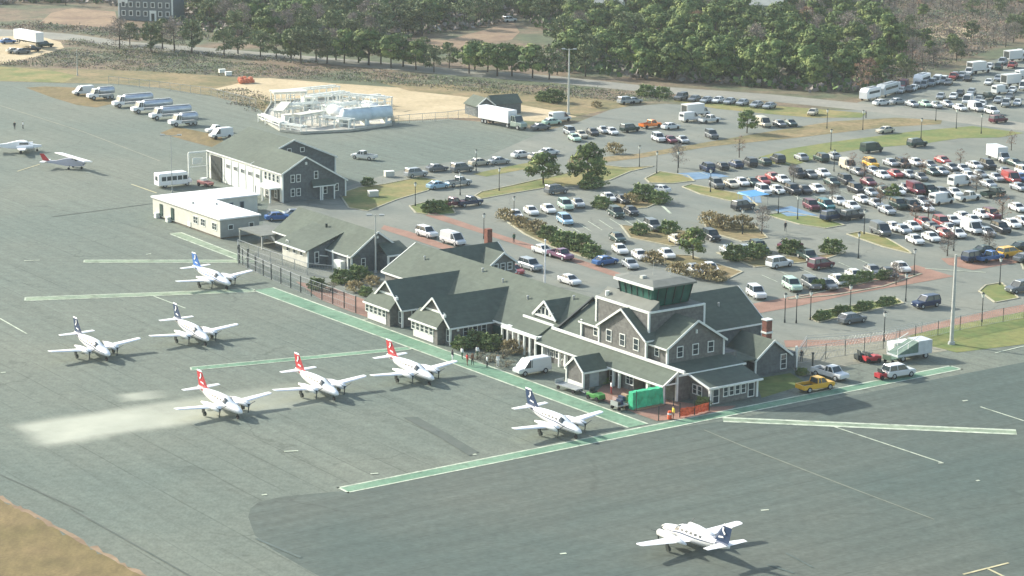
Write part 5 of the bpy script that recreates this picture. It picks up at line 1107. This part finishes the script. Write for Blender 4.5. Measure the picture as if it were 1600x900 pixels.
MB().prism([(-3.4, -1.1, 1.0), (.2, -1.1, 1.0), (.2, -1.1, 2.5)], (0, 2.2, 0)).build('ramp', mat('ramp_green', (.13, .19, .15), .7, .15), r)
for s in (-1, 1): MB().bar((-3.4, s * 1.15, 1.9), (.2, s * 1.15, 3.3), .08).bar((-3.4, s * 1.15, 1.0), (-3.4, s * 1.15, 1.9), .08).bar((-1.6, s * 1.15, 1.7), (-1.6, s * 1.15, 2.6), .08).build('handrail', W_trim, r)
for xx in (-2.4, 1.6):
    for s in (-1, 1): wheel_mb(xx, s * 1.1, .42).build('wheel', [W_tyre, W_steel], r)
r = empty('service_unit', P2(1405, 552), R(30), label='white boxy ground power unit behind the ramp trailer', cat='power unit'); MB().box(-1.6, 1.6, -.8, .8, .4, 1.7).build('body', W_trim, r); MB().box(-1.2, -.2, -.82, -.8, .7, 1.4).build('louvre', W_dark, r)
for xx in (-1.1, 1.1):
    for s in (-1, 1): MB().cone((xx, s * .65, .28), (xx, s * .85, .28), .28, .28, 10).build('wheel', W_tyre, r)
r = empty('highway_barrel', P2(1046, 655), 0, label='orange and white striped cone barrel at the walkway corner', cat='barrel'); MB().cone((0, 0, 0), (0, 0, 1.0), .3, .22, 10).build('body', W_orange, r); MB().cone((0, 0, .55), (0, 0, .75), .275, .255, 10).build('band', W_white, r)
for (x, y, lab) in ((345, 262, 'stacked red and white drums beside the hangar door'),):
    pass
r = empty('tow_tractor', P2(321, 291), R(-40), label='low red and white tractor beside the hangar corner', cat='tug'); MB().loft([ring(-1.5, .8, .35, 1.0), ring(.3, .8, .35, .95), ring(1.6, .7, .4, .8)]).build('body', mat('faded_red', (.40, .16, .14), .6, .15), r); MB().box(-.9, 0, -.6, .6, 1.0, 1.5).build('seat', W_trim, r)
for xx in (-1, 1):
    for s in (-1, 1): MB().cone((xx, s * .65, .35), (xx, s * .88, .35), .35, .35, 10).build('wheel', W_tyre, r)
r = empty('safety_netting', G(385, 130), R(20), label='heap of orange netting lying on the sand behind the fuel farm', cat='netting')
g = MB(); 
for k in range(16): g.ball((rr.uniform(-1.8, 1.8), rr.uniform(-1, 1), rr.uniform(.2, 1.3)), rr.uniform(.4, .9), 6)
g.build('netting', mat('faded_orange', (.62, .20, .11), .8, .2, 2), r)
r = empty('lot_awning', P2(1178, 322), AB, label='bright blue flat awning over a dark car at the lot entrance', cat='awning'); MB().hexa([(-2, -1.5, 2.1), (2.4, -1.5, 2.1), (2.4, 2.6, 2.1), (-2, 2.6, 2.1)], [(-2, -1.5, 2.15), (2.4, -1.5, 2.15), (2.2, 2.4, 2.4), (-1.8, 2.4, 2.4)]).build('canopy', mat('awning_blue', (.10, .30, .55), .6, .1), r)
for (x, y) in ((-1.8, -1.3), (2.2, -1.3), (-1.8, 2.4), (2.2, 2.4)): MB().cone((x, y, 0), (x, y, 2.1), .05, .05, 6).build('post', W_steel, r)
def crate(x, y, s1, m, lab, nm='crate'):
    r = empty(nm, P2(x, y), R(20), label=lab, cat='crate'); MB().box(-s1, s1, -s1 * .7, s1 * .7, 0, s1 * 1.1).build('box', m, r); MB().box(-s1 * 1.05, s1 * 1.05, -s1 * .75, s1 * .75, s1 * 1.1, s1 * 1.2).build('lid', W_trim, r)
crate(357, 118, .8, W_trim, 'small white box on the sand left of the orange netting'); crate(347, 114, .8, W_trim, 'white box at the far left edge of the sand')
crate(607, 195, .6, W_trim, 'small white box at the right end of the fuel farm')
crate(583, 307, .9, W_cream, 'pale box on the green lawn by the hangar building')
crate(608, 276, .9, W_cream, 'pale long box on the edge of the truck lot')

# ================================================================ people
def figure():
    me = bpy.data.meshes.new('fig'); J = {'pel': (0, 0, .95, .15), 'wst': (0, 0, 1.12, .14), 'chs': (0, 0, 1.34, .17), 'nck': (0, 0, 1.50, .07), 'hd': (.01, 0, 1.64, .11), 'top': (0, 0, 1.73, .08)}
    for s, k in ((-1, 'l'), (1, 'r')):
        J.update({k + 'sh': (0, s * .19, 1.43, .07), k + 'el': (-.03, s * .25, 1.14, .05), k + 'wr': (.06, s * .25, .90, .04), k + 'hn': (.08, s * .25, .80, .035), k + 'hp': (0, s * .09, .90, .10), k + 'kn': (.04 * s, s * .10, .50, .065), k + 'an': (.09 * s, s * .10, .10, .045), k + 'ft': (.09 * s + .16, s * .10, .05, .04)})
    nm = list(J); E = [('pel', 'wst'), ('wst', 'chs'), ('chs', 'nck'), ('nck', 'hd'), ('hd', 'top')]
    for k in 'lr': E += [('chs', k + 'sh'), (k + 'sh', k + 'el'), (k + 'el', k + 'wr'), (k + 'wr', k + 'hn'), ('pel', k + 'hp'), (k + 'hp', k + 'kn'), (k + 'kn', k + 'an'), (k + 'an', k + 'ft')]
    me.from_pydata([J[n][:3] for n in nm], [(nm.index(a), nm.index(b)) for a, b in E], [])
    o = bpy.data.objects.new('fig', me); col.objects.link(o); o.modifiers.new('s', 'SKIN'); o.modifiers.new('d', 'SUBSURF').levels = 1
    for i, n in enumerate(nm): v = me.skin_vertices[0].data[i]; v.radius = (J[n][3], J[n][3]); v.use_root = n == 'pel'
    dg = bpy.context.evaluated_depsgraph_get(); m2 = bpy.data.meshes.new_from_object(o.evaluated_get(dg)); bpy.data.objects.remove(o)
    for q in (W_dark, W_white, mat('skin', (.45, .28, .20), .6, 0), mat('hair', (.06, .04, .03), .8, 0)): m2.materials.append(q)
    for p in m2.polygons:
        c = p.center; out = abs(c.y) > .2
        p.material_index = 0 if (c.z < .98 and not out) else 1 if c.z < 1.5 and not (out and c.z < .92) else 2 if (c.z < 1.5 or (c.x > .02 and c.z < 1.69)) else 3
        p.use_smooth = True
    return m2
FIG = figure()
CL = {'dark': (.03, .035, .04), 'white': (.75, .75, .72), 'red': (.45, .06, .05), 'brown': (.22, .12, .08), 'orange': (.75, .22, .05), 'green': (.05, .12, .07), 'blue': (.06, .12, .28), 'yellow': (.7, .55, .08)}
for (x, y, top, bot, lab) in [(23, 203, 'dark', 'dark', 'person in dark clothes walking on the apron, left one of the pair'), (36, 202, 'white', 'dark', 'person in white top walking on the far left apron'),
    (707, 566, 'dark', 'white', 'person in black top and pale trousers by the red-tailed airplane wingtip'), (730, 572, 'red', 'brown', 'person in red on the walkway near the terminal shrubs'), (738, 571, 'brown', 'dark', 'person in brown coat behind the person in red'), (746, 560, 'white', 'green', 'person in white top by the planting at the terminal'),
    (761, 575, 'white', 'dark', 'person in white shirt at the edge of the planting'), (778, 574, 'white', 'white', 'person all in white beside the planting bed'), (722, 562, 'white', 'green', 'person in pale top behind the walkway group'), (676, 532, 'red', 'dark', 'person in red coat in front of the second gabled wing'), (671, 527, 'dark', 'dark', 'person in dark coat at the door of the second wing'),
    (803, 380, 'green', 'dark', 'person in dark green standing on the brick path'), (1353, 185, 'dark', 'dark', 'person in dark clothes walking on the upper lawn'), (1052, 656, 'yellow', 'brown', 'person in yellow vest at the orange netting'), (1227, 362, 'dark', 'dark', 'person in dark clothes crossing the wide lane'), (955, 616, 'white', 'red', 'person in white and red behind the green tug'),
    (1252, 566, 'dark', 'dark', 'person in dark jacket by the fence post behind the pickup')]:
    o = bpy.data.objects.new('person', FIG); col.objects.link(o); o.location = P2(x, y); o.rotation_euler = (0, 0, rr.uniform(0, 6.28))
    for k, cc in ((0, bot), (1, top)): o.material_slots[k].link = 'OBJECT'; o.material_slots[k].material = mat('cloth_' + cc, CL[cc], .85, 0)
    tag(o, lab, 'person')

# ================================================================ vegetation
def leafmat(name, c, var=.35, rnd=.22): return mat(name, c, .75, var, .9, rnd=rnd, spec=.15)
L_pine = [leafmat('pine_needles', (.094, .142, .046)), leafmat('pine_needles_light', (.195, .240, .074))]
L_dull = [leafmat('dull_needles', (.120, .155, .074)), leafmat('dull_needles_light', (.195, .220, .108))]
L_bare = [leafmat('bare_twigs', (.19, .165, .14)), leafmat('bare_twigs_light', (.26, .225, .19))]
L_red = [leafmat('reddish_twigs', (.24, .16, .12)), leafmat('rust_leaves', (.30, .18, .11))]
L_bush = [leafmat('bush_green', (.125, .175, .065)), leafmat('bush_green_light', (.20, .245, .09))]
L_brown = [leafmat('dry_shrub', (.31, .25, .125)), leafmat('dry_shrub_light', (.40, .33, .17))]
def leafquad(b_, c, s, rd, m, out=None):
    n = Vector((rd.gauss(0, 1), rd.gauss(0, 1), rd.gauss(.6, .8))).normalized() if out is None else (out.normalized() * 1.5 + Vector((rd.gauss(0, .5), rd.gauss(0, .5), rd.gauss(.25, .5)))).normalized(); u = n.orthogonal().normalized(); t = rd.uniform(0, 6.28); u2 = n.cross(u); x = (u * math.cos(t) + u2 * math.sin(t)) * s; y = n.cross(x) * rd.uniform(.6, 1)
    b_.add([c - x - y * .6, c + x * .9 - y, c + x + y * .7, c - x * .7 + y], [(0, 1, 2, 3)], m)
def crown_mb(seed, H, Rr, base, nclump, per, leaf, flat=.8, clump=1.2, spread=1.0, outw=True):
    rd = random.Random(seed); b_ = MB(); cs = []
    for k in range(nclump):
        t = rd.random(); z = base + (H - base) * (t ** .8); f = math.sin(math.pi * min(1, .18 + .82 * (z - base) / (H - base) * .93 + .02)) ** .6 if H > base else 1
        a = rd.uniform(0, 6.28); rr_ = Rr * spread * f * math.sqrt(rd.uniform(.1, 1)); c = Vector((rr_ * math.cos(a), rr_ * math.sin(a), z)); cs.append(c)
        m = 1 if rd.random() < .4 else 0; cr = clump * rd.uniform(.6, 1.25)
        for i in range(per):
            d = Vector((rd.gauss(0, 1), rd.gauss(0, 1), rd.gauss(0, flat))).normalized() * cr * rd.random() ** .4; d.z *= flat * .8
            leafquad(b_, c + d, leaf * rd.uniform(.6, 1.2), rd, m, d + (c - Vector((0, 0, (H + base) / 2))) * .35 if outw else None)
    return b_, cs
def tree_proto(seed, H, Rr, kind):
    rd = random.Random(seed + 99)
    if kind == 'pine': cb, cs = crown_mb(seed, H, Rr, H * .24, 46, 56, .27, .72, 1.4); mats = L_pine
    elif kind == 'dull': cb, cs = crown_mb(seed, H, Rr, H * .24, 34, 44, .26, .8, 1.4, outw=False); mats = L_dull
    elif kind == 'red': cb, cs = crown_mb(seed, H, Rr, H * .35, 26, 22, .12, .9, 1.0, outw=False); mats = L_red
    else: cb, cs = crown_mb(seed, H, Rr, H * .22, 40, 42, .13, .9, 1.35, outw=False); mats = L_bare
    t = MB(); lean = (rd.uniform(-.4, .4), rd.uniform(-.4, .4)); mid = Vector((lean[0] * .5, lean[1] * .5, H * .4)); top = Vector((lean[0], lean[1], H * .8))
    t.cone((0, 0, -.1), mid, .24 * H / 9, .17 * H / 9, 7); t.cone(mid, top, .17 * H / 9, .05, 6)
    for c in rd.sample(cs, 12):
        f = min(.95, max(.3, (c.z - 1.2) / H)); p = mid.lerp(top, max(0, (f - .4) / .5)) if f > .4 else Vector((0, 0, 0)).lerp(mid, f / .4); t.cone(p, c, .07 * H / 9, .02, 4)
    return (kind, cb, t, mats)
TP = {}
def tree(kind, var, x, y, H, label, group, name, world=None, rz=None):
    key = (kind, var)
    if key not in TP:
        k, cb, t, mats = tree_proto(hash(kind) % 7 + var * 13 if 0 else {'pine': 1, 'dull': 2, 'red': 3, 'bare': 4}[kind] * 31 + var * 7, 9.0, {'pine': 4.3, 'dull': 4.0, 'red': 2.7, 'bare': 3.4}[kind] * (1 + .12 * (var % 3 - 1)), kind)
        r = empty(name, (0, 0, 0)); cb.build('crown', mats, r); t.build('trunk', W_trunk, r); TP[key] = r; o = r
    else: o = dup(TP[key])
    o.location = world if world is not None else G(x, y); s = H / 9.0; o.scale = (s * random.uniform(.92, 1.12), s * random.uniform(.92, 1.12), s); o.rotation_euler = (0, 0, random.uniform(0, 6.28))
    tag(o, label, 'tree', group); return o
NAME = {'pine': 'pine_tree', 'dull': 'pine_tree', 'red': 'bare_tree', 'bare': 'bare_tree'}
def inside(p, poly):
    c = False; n = len(poly); j = n - 1
    for i in range(n):
        if (poly[i].y > p.y) != (poly[j].y > p.y) and p.x < (poly[j].x - poly[i].x) * (p.y - poly[i].y) / (poly[j].y - poly[i].y) + poly[i].x: c = not c
        j = i
    return c
def unproj(p):      # ground point -> photo position, used only to look up which tree kind grows where
    d = p - CP; w_ = d.dot(fwd); return 800 + FP * d.dot(rgt) / w_, 450 - FP * d.dot(up) / w_
def wood(poly, step, pick, seed, cap):
    P = [G(*p) for p in poly]; rd = random.Random(seed); x0, x1 = min(p.x for p in P), max(p.x for p in P); y0, y1 = min(p.y for p in P), max(p.y for p in P); out = []
    y = y0; k = 0
    while y < y1:
        x = x0 + (step / 2 if k % 2 else 0)
        while x < x1:
            q = Vector((x + rd.uniform(-.38, .38) * step, y + rd.uniform(-.38, .38) * step, 0))
            if inside(q, P):
                px, py = unproj(q); kd = pick(px, py, rd)
                if kd and -40 < px < 1640: out.append((py, q, kd))
            x += step
        y += step * .87; k += 1
    out.sort(key=lambda t: -t[0]); print('wood', len(out)); return out[:cap]
def pickR(x, y, rd):
    if 1430 < x < 1540 and 30 < y < 66: return None
    if x > 1390: return ('bare' if rd.random() < .42 else 'dull' if rd.random() < .6 else 'red' if rd.random() < .3 else 'pine', rd.uniform(4.2, 6.6))
    if 1215 < x < 1400 and y < 45 and rd.random() < .8: return ('bare', rd.uniform(4.5, 6.5))
    if x < 1000: return (('pine' if rd.random() < .62 else 'dull' if rd.random() < .6 else 'bare'), rd.uniform(6.5, 9))
    return ('pine' if rd.random() < .88 else 'red' if rd.random() < .3 else 'bare', rd.uniform(6.8, 10))
def pickL(x, y, rd):
    if 165 < x < 310 and y > -2: return None
    if x < 180: return ('bare' if rd.random() < .8 else 'dull', rd.uniform(5, 7.5))
    t = rd.random()
    return ('dull' if t < .55 else 'pine' if t < .78 else 'bare', rd.uniform(7, 9.5))
WL = {'pine': ('round green pine in the dense wood behind the upper yard', 'pines of the wood at top right'), 'dull': ('dull green pine in the wood near the sandy track', 'dull pines of the wood'), 'bare': ('leafless grey-brown tree in the scrub at top right', 'leafless trees of the wood at top right'), 'red': ('rust coloured leafless tree among the pines', 'rust coloured trees of the wood')}
WL2 = {'pine': ('dark green pine in the thin wood at top left', 'pines of the wood at top left'), 'dull': ('greyish green pine in the thin wood at top left', 'greyish pines at top left'), 'bare': ('leafless grey tree in the thin wood at top left', 'leafless trees at top left')}
v = 0
for (py, q, (kd, H)) in wood([(868, 118), (1000, 129), (1200, 141), (1338, 157), (1380, 140), (1480, 106), (1600, 64), (1720, 20), (1720, -48), (800, -48), (815, 25), (862, 60)], 11.2, pickR, 5, 290):
    v += 1; tree(kd, v % (5 if kd == 'pine' else 3), 0, 0, H, *WL[kd], NAME[kd], world=q)
for (py, q, (kd, H)) in wood([(-60, 14), (60, 8), (180, 10), (300, 50), (450, 72), (600, 84), (650, 58), (760, 42), (812, 25), (800, -48), (-60, -48)], 10.0, pickL, 6, 200):
    v += 1; tree(kd, v % 3, 0, 0, H, *WL2[kd], NAME[kd], world=q)
RT = [(187, 77, 'bare', 8.5), (203, 70, 'dull', 6), (236, 82, 'dull', 8), (254, 77, 'dull', 8), (273, 80, 'bare', 8.5), (300, 83, 'dull', 9), (350, 88, 'dull', 7), (372, 84, 'dull', 8), (407, 89, 'dull', 7), (432, 92, 'dull', 6.5), (470, 99, 'dull', 9), (494, 97, 'dull', 8), (511, 99, 'dull', 8.5), (538, 99, 'pine', 9),
      (576, 102, 'pine', 9.5), (611, 106, 'pine', 9), (650, 109, 'pine', 7.5), (662, 101, 'dull', 7), (678, 113, 'dull', 6.5), (702, 107, 'dull', 6.5), (733, 115, 'pine', 8), (742, 109, 'dull', 7.5), (777, 119, 'pine', 8.5), (800, 119, 'pine', 8), (762, 113, 'pine', 7.5), (455, 92, 'pine', 8.5), (560, 98, 'dull', 8), (595, 100, 'dull', 8), (832, 122, 'pine', 8.5), (858, 124, 'dull', 8), (630, 104, 'dull', 8), (525, 94, 'bare', 8)]
RT.sort(); n = 0
RNK = ['first', 'second', 'third', 'fourth', 'fifth', 'sixth', 'seventh', 'eighth', 'ninth', 'tenth', 'eleventh', 'twelfth', 'thirteenth', 'fourteenth', 'fifteenth', 'sixteenth', 'seventeenth', 'eighteenth', 'nineteenth', 'twentieth']
ck = {}
for (x, y, kd, H) in RT:
    n += 1; ck[kd] = ck.get(kd, 0) + 1; w_ = {'pine': 'green pine', 'dull': 'greyish pine', 'bare': 'leafless tree'}[kd]
    tree(kd, n % 3, x, y, H, f'{RNK[ck[kd] - 1]} {w_} from left in the line along the far road', 'trees lining the far road', NAME[kd])
for (x, y, kd, H, lab) in [(849, 287, 'pine', 6.0, 'small pine with bare stem on the grass strip, left of the big one'), (919, 292, 'pine', 8.2, 'big dark pine on the grass strip in the middle of the car parks'), (1167, 208, 'pine', 5.0, 'round green tree standing in the upper yard'), (1083, 405, 'pine', 5.2, 'small round green tree inside the lower car park'),
    (1155, 246, 'red', 4.5, 'pinkish leafless tree above the far back row'), (1350, 285, 'red', 5.0, 'rusty leafless tree beside the maroon sedan'), (1375, 325, 'red', 4.6, 'reddish leafless tree between the fourth and fifth rows'), (1450, 345, 'red', 4.2, 'reddish leafless tree over the fifth row'), (1565, 350, 'red', 5.4, 'tall rusty leafless tree near the right edge of the lot'),
    (1580, 235, 'red', 4.2, 'pinkish leafless tree by the white box truck at right'), (1190, 365, 'bare', 4.6, 'thin leafless tree at the brown shrub island'), (1440, 280, 'red', 4.0, 'low rusty leafless tree in the second row'), (1480, 400, 'bare', 4.0, 'thin leafless tree on the corner above the brick path'), (1060, 262, 'bare', 4.6, 'thin leafless tree behind the blue pavement'),
    (1332, 268, 'red', 3.8, 'rusty leafless tree left of the yellow SUV'), (1300, 318, 'bare', 3.6, 'thin leafless tree over the teal minivan'), (1395, 312, 'pine', 3.0, 'small green tree in the middle of the fourth row'), (1415, 268, 'red', 3.6, 'rusty leafless tree between second row cars'), (1500, 262, 'red', 3.8, 'rusty leafless tree in the right half of the top rows'), (1525, 300, 'bare', 3.8, 'thin leafless tree by the white pickup'), (1430, 350, 'red', 3.8, 'rusty leafless tree beside the grass point'), (1545, 395, 'bare', 3.6, 'thin leafless tree by the blue pickup'), (1240, 285, 'bare', 3.4, 'thin leafless tree in the front row'),
    (930, 262, 'red', 3.6, 'low orange leafless tree right of the big dark pine'), (1400, 445, 'bare', 3.4, 'thin leafless tree at the brick corner')]:
    tree(kd, 1, x, y, H, lab, None, NAME[kd])
SP = {}
def shrub(x, y, r_, kind, label, sy=1.0, hh=.75, group=None, rz=None):
    key = kind
    if key not in SP:
        cb, cs = crown_mb({'green': 5, 'brown': 8, 'grey': 11}[kind], 1.0, .85, .05, *{'green': (40, 44, .062), 'brown': (34, 30, .055), 'grey': (24, 18, .045)}[kind], .8, .30, outw=False); e = empty('shrub', (0, 0, 0)); cb.build('foliage', {'green': L_bush, 'brown': L_brown, 'grey': [leafmat('straw_shrub', (.20, .185, .12)), leafmat('straw_shrub_light', (.28, .26, .17))]}[kind], e)
        t = MB(); rd = random.Random(4)
        for c in rd.sample(cs, 8): t.cone((0, 0, -.05), c, .04, .015, 4)
        t.build('stem', W_trunk, e); SP[key] = e; o = e
    else: o = dup(SP[key])
    o.location = P2(x, y); o.scale = (r_, r_ * sy, r_ * hh * 1.2); o.rotation_euler = (0, 0, AB if rz is None else rz); tag(o, label, 'shrub', group); return o
SH = [(680, 331, 3.6, 'green', 'clipped green hedge inside the rounded kerb', .5, .45), (790, 344, 2.2, 'brown', 'brown shrub at the left end of the shrub row'), (812, 354, 2.0, 'brown', 'brown shrub, second in the shrub row'), (838, 364, 2.4, 'brown', 'broad brown shrub, third in the shrub row'), (857, 372, 2.2, 'green', 'green bush where the brown row ends'),
      (882, 386, 2.8, 'green', 'large green bush beside the purple pickup'), (905, 390, 2.8, 'green', 'large green bush right of the purple pickup'), (925, 402, 2.2, 'green', 'green bush near the blue sedan'), (925, 294, 3.6, 'green', 'wide dark bush at the foot of the big pine', .6, .5), (1005, 312, 3.0, 'green', 'big bush beside the car rounding the corner'),
      (985, 318, 2.0, 'brown', 'brown edged bush left of the big corner bush'), (1030, 318, 2.4, 'green', 'low bush right of the big corner bush'), (940, 325, 2.2, 'green', 'dark bush above the dark green SUV'), (1000, 366, 2.0, 'green', 'dark bush left of the grey SUV'), (1045, 364, 2.2, 'green', 'dark bush right of the grey SUV'),
      (1110, 352, 2.6, 'brown', 'tawny shrub at the left of the brown island'), (1130, 358, 2.6, 'brown', 'tawny shrub in the middle of the brown island'), (1160, 358, 2.6, 'brown', 'tawny shrub at the right of the brown island'), (1070, 382, 2.0, 'brown', 'brown shrub left of the small round tree'), (1150, 406, 2.6, 'green', 'green shrub below the silver cars mid lot'), (1182, 402, 2.4, 'green', 'green shrub right of the mid lot silver cars'),
      (1235, 396, 2.4, 'green', 'green shrub behind the white SUV'), (1300, 395, 2.4, 'green', 'green shrub behind the maroon minivan'), (1060, 432, 2.4, 'brown', 'brown shrub seen over the tower cab'), (1100, 436, 2.6, 'brown', 'brown shrub right of the tower cab'), (1020, 412, 2.2, 'brown', 'brown shrub left above the tower cab'), (1120, 440, 2.0, 'brown', 'low brown shrub beyond the dark roof'),
      (1280, 452, 2.4, 'green', 'green hedge clump in front of the light green SUV', .5, .5), (1325, 446, 2.6, 'green', 'green hedge clump before the nearest row', .5, .5), (1350, 440, 2.6, 'green', 'green hedge clump right in the nearest row', .5, .5), (1382, 436, 2.2, 'green', 'green hedge clump at the right end of the nearest row', .5, .5),
      (1285, 500, 2.2, 'green', 'low hedge clump at the left of the hedge island', .45, .5), (1315, 492, 2.4, 'green', 'low hedge clump left of centre of the hedge island', .45, .45), (1350, 485, 2.4, 'green', 'low hedge clump right of centre of the hedge island', .45, .45), (1385, 478, 2.4, 'green', 'low hedge clump at the right of the hedge island', .45, .45),
      (495, 452, 1.8, 'green', 'dark green shrub at the left end of the terminal planting'), (515, 456, 1.6, 'grey', 'grey shrub in the terminal planting'), (535, 442, 2.2, 'green', 'tall green shrub before the middle building porch'), (560, 436, 2.2, 'green', 'tall green shrub below the grey lamp pole'), (555, 456, 1.8, 'brown', 'rusty shrub by the brick patio'), (582, 446, 1.6, 'brown', 'rusty shrub at the corner of the first wing'), (572, 462, 1.4, 'green', 'small green shrub beside the first wing'),
      (745, 541, 2.2, 'green', 'green shrub at the side wall of the second wing'), (722, 545, 1.8, 'green', 'dark shrub at the corner of the second wing'), (768, 546, 2.2, 'green', 'green shrub before the dark green door'), (765, 566, 2.0, 'grey', 'dry grey shrub in the planting bed', 1, .4), (790, 574, 1.8, 'grey', 'dry grey shrub left of the white van', 1, .4), (785, 560, 2.2, 'grey', 'dry grey shrub behind the planting bed', 1, .45), (745, 562, 1.8, 'grey', 'dry grey shrub near the walkway group', 1, .45),
      (800, 552, 2.0, 'brown', 'low brown shrub before the white canopy'), (1098, 634, 1.2, 'green', 'dark bush in the corner by the front room'), (944, 600, .9, 'green', 'small bush beside the shed door'), (575, 290, 1.6, 'green', 'small dark bush behind the hangar building'), (866, 160, 3.2, 'green', 'wide green bush left of the tall lamp pole'), (850, 158, 2.4, 'green', 'green bush at the end of the sand'),
      (932, 168, 1.6, 'brown', 'small rusty bush on the brown bank'), (1035, 152, 2.6, 'green', 'green bush at the left of the tree line cars'), (1010, 150, 2.8, 'green', 'green bush above the silver cars'), (388, 318, 1.4, 'green', 'dark plant beside the hangar canopy'), (1253, 586, 1.0, 'green', 'small dark bush at the end gable'), (900, 258, 1.8, 'brown', 'tawny bush behind the big pine'), (960, 240, 2.4, 'brown', 'orange brown bush in the verge right of the big pine')]
for t in SH: shrub(*t[:5], *(t[5:] if len(t) > 5 else ()))
def scatter(name, polys, dens, size, hmax, mats, seed, tuft=5, rad=.9):
    rd = random.Random(seed); b_ = MB()
    for poly in polys:
        P = [G(*p) for p in poly]; x0, x1 = min(p.x for p in P), max(p.x for p in P); y0, y1 = min(p.y for p in P), max(p.y for p in P)
        for k in range(int((x1 - x0) * (y1 - y0) * dens)):
            q = Vector((rd.uniform(x0, x1), rd.uniform(y0, y1), 0))
            if inside(q, P):
                h_ = hmax * rd.uniform(.3, 1); m = rd.randrange(len(mats))
                for i in range(tuft): leafquad(b_, q + Vector((rd.gauss(0, rad), rd.gauss(0, rad), h_ * rd.uniform(.2, 1))), size * rd.uniform(.6, 1.3), rd, m)
    o = b_.build(name, mats); o['kind'] = 'stuff'; o['label'] = {'scrub': 'low mixed scrub on the rough ground beyond the airfield', 'undergrowth': 'thick undergrowth between the trees of the wood'}[name]; o['category'] = name; return o
scatter('scrub', [[(-60, 92), (40, 95), (70, 86), (115, 77), (200, 84), (400, 100), (600, 112), (790, 130), (860, 136), (860, 150), (760, 146), (640, 134), (500, 124), (300, 116), (120, 106), (0, 103), (-60, 100)], [(335, 142), (385, 138), (430, 160), (405, 178), (360, 160)],
                  [(850, 132), (1000, 146), (1050, 150), (1055, 158), (960, 157), (850, 150)], [(180, 78), (330, 88), (330, 96), (180, 90)], [(110, 60), (200, 72), (500, 96), (500, 101), (200, 82), (100, 70)]], .42, .14, .55, [L_bare[0], L_dull[0], L_dull[1], leafmat('straw', (.19, .165, .10)), L_bare[1]], 21, 11, .9)
scatter('scrub', [[(1380, 140), (1480, 100), (1600, 60), (1650, 40), (1650, -40), (1380, -40)], [(-60, 44), (60, 36), (130, 44), (300, 46), (340, 62), (200, 64), (100, 50), (-60, 42)]], .3, .17, 1.2, [L_bare[0], L_bare[1], L_red[0], L_dull[0]], 22, 11, 1.1)
scatter('undergrowth', [[(868, 112), (1000, 125), (1200, 138), (1338, 152), (1380, 136), (1390, -50), (800, -50), (815, 25), (862, 60)]], .16, .7, 2.6, [L_pine[0], L_dull[0], L_bare[0]], 23)
scatter('undergrowth', [[(-60, 10), (60, 5), (170, 6), (300, 46), (450, 70), (600, 82), (645, 58), (760, 42), (812, 25), (800, -50), (-60, -50)]], .14, .7, 2.4, [L_dull[0], L_bare[0], L_bare[1]], 24)

# ================================================================ air
b = MB(); b.box(-1200, 1200, -60, 1150, -1, 95)
hz = b.build('haze', []); hz['kind'] = 'stuff'; hz['label'] = 'thin pale haze hanging over the whole airfield'
hm = bpy.data.materials.new('haze_air'); hm.use_nodes = True; t = hm.node_tree; t.nodes.remove(t.nodes['Principled BSDF'])
pv = t.nodes.new('ShaderNodeVolumePrincipled'); pv.inputs['Density'].default_value = .0001; pv.inputs['Color'].default_value = (.85, .93, .93, 1)
t.links.new(pv.outputs[0], t.nodes['Material Output'].inputs['Volume']); hz.data.materials.append(hm)
dupes = {l: n for l, n in LABELS.items() if len(n) > 1 and 'wood' not in l and 'top left' not in l and 'scrub' not in l and 'among the pines' not in l}
print('SHARED LABELS', dupes)
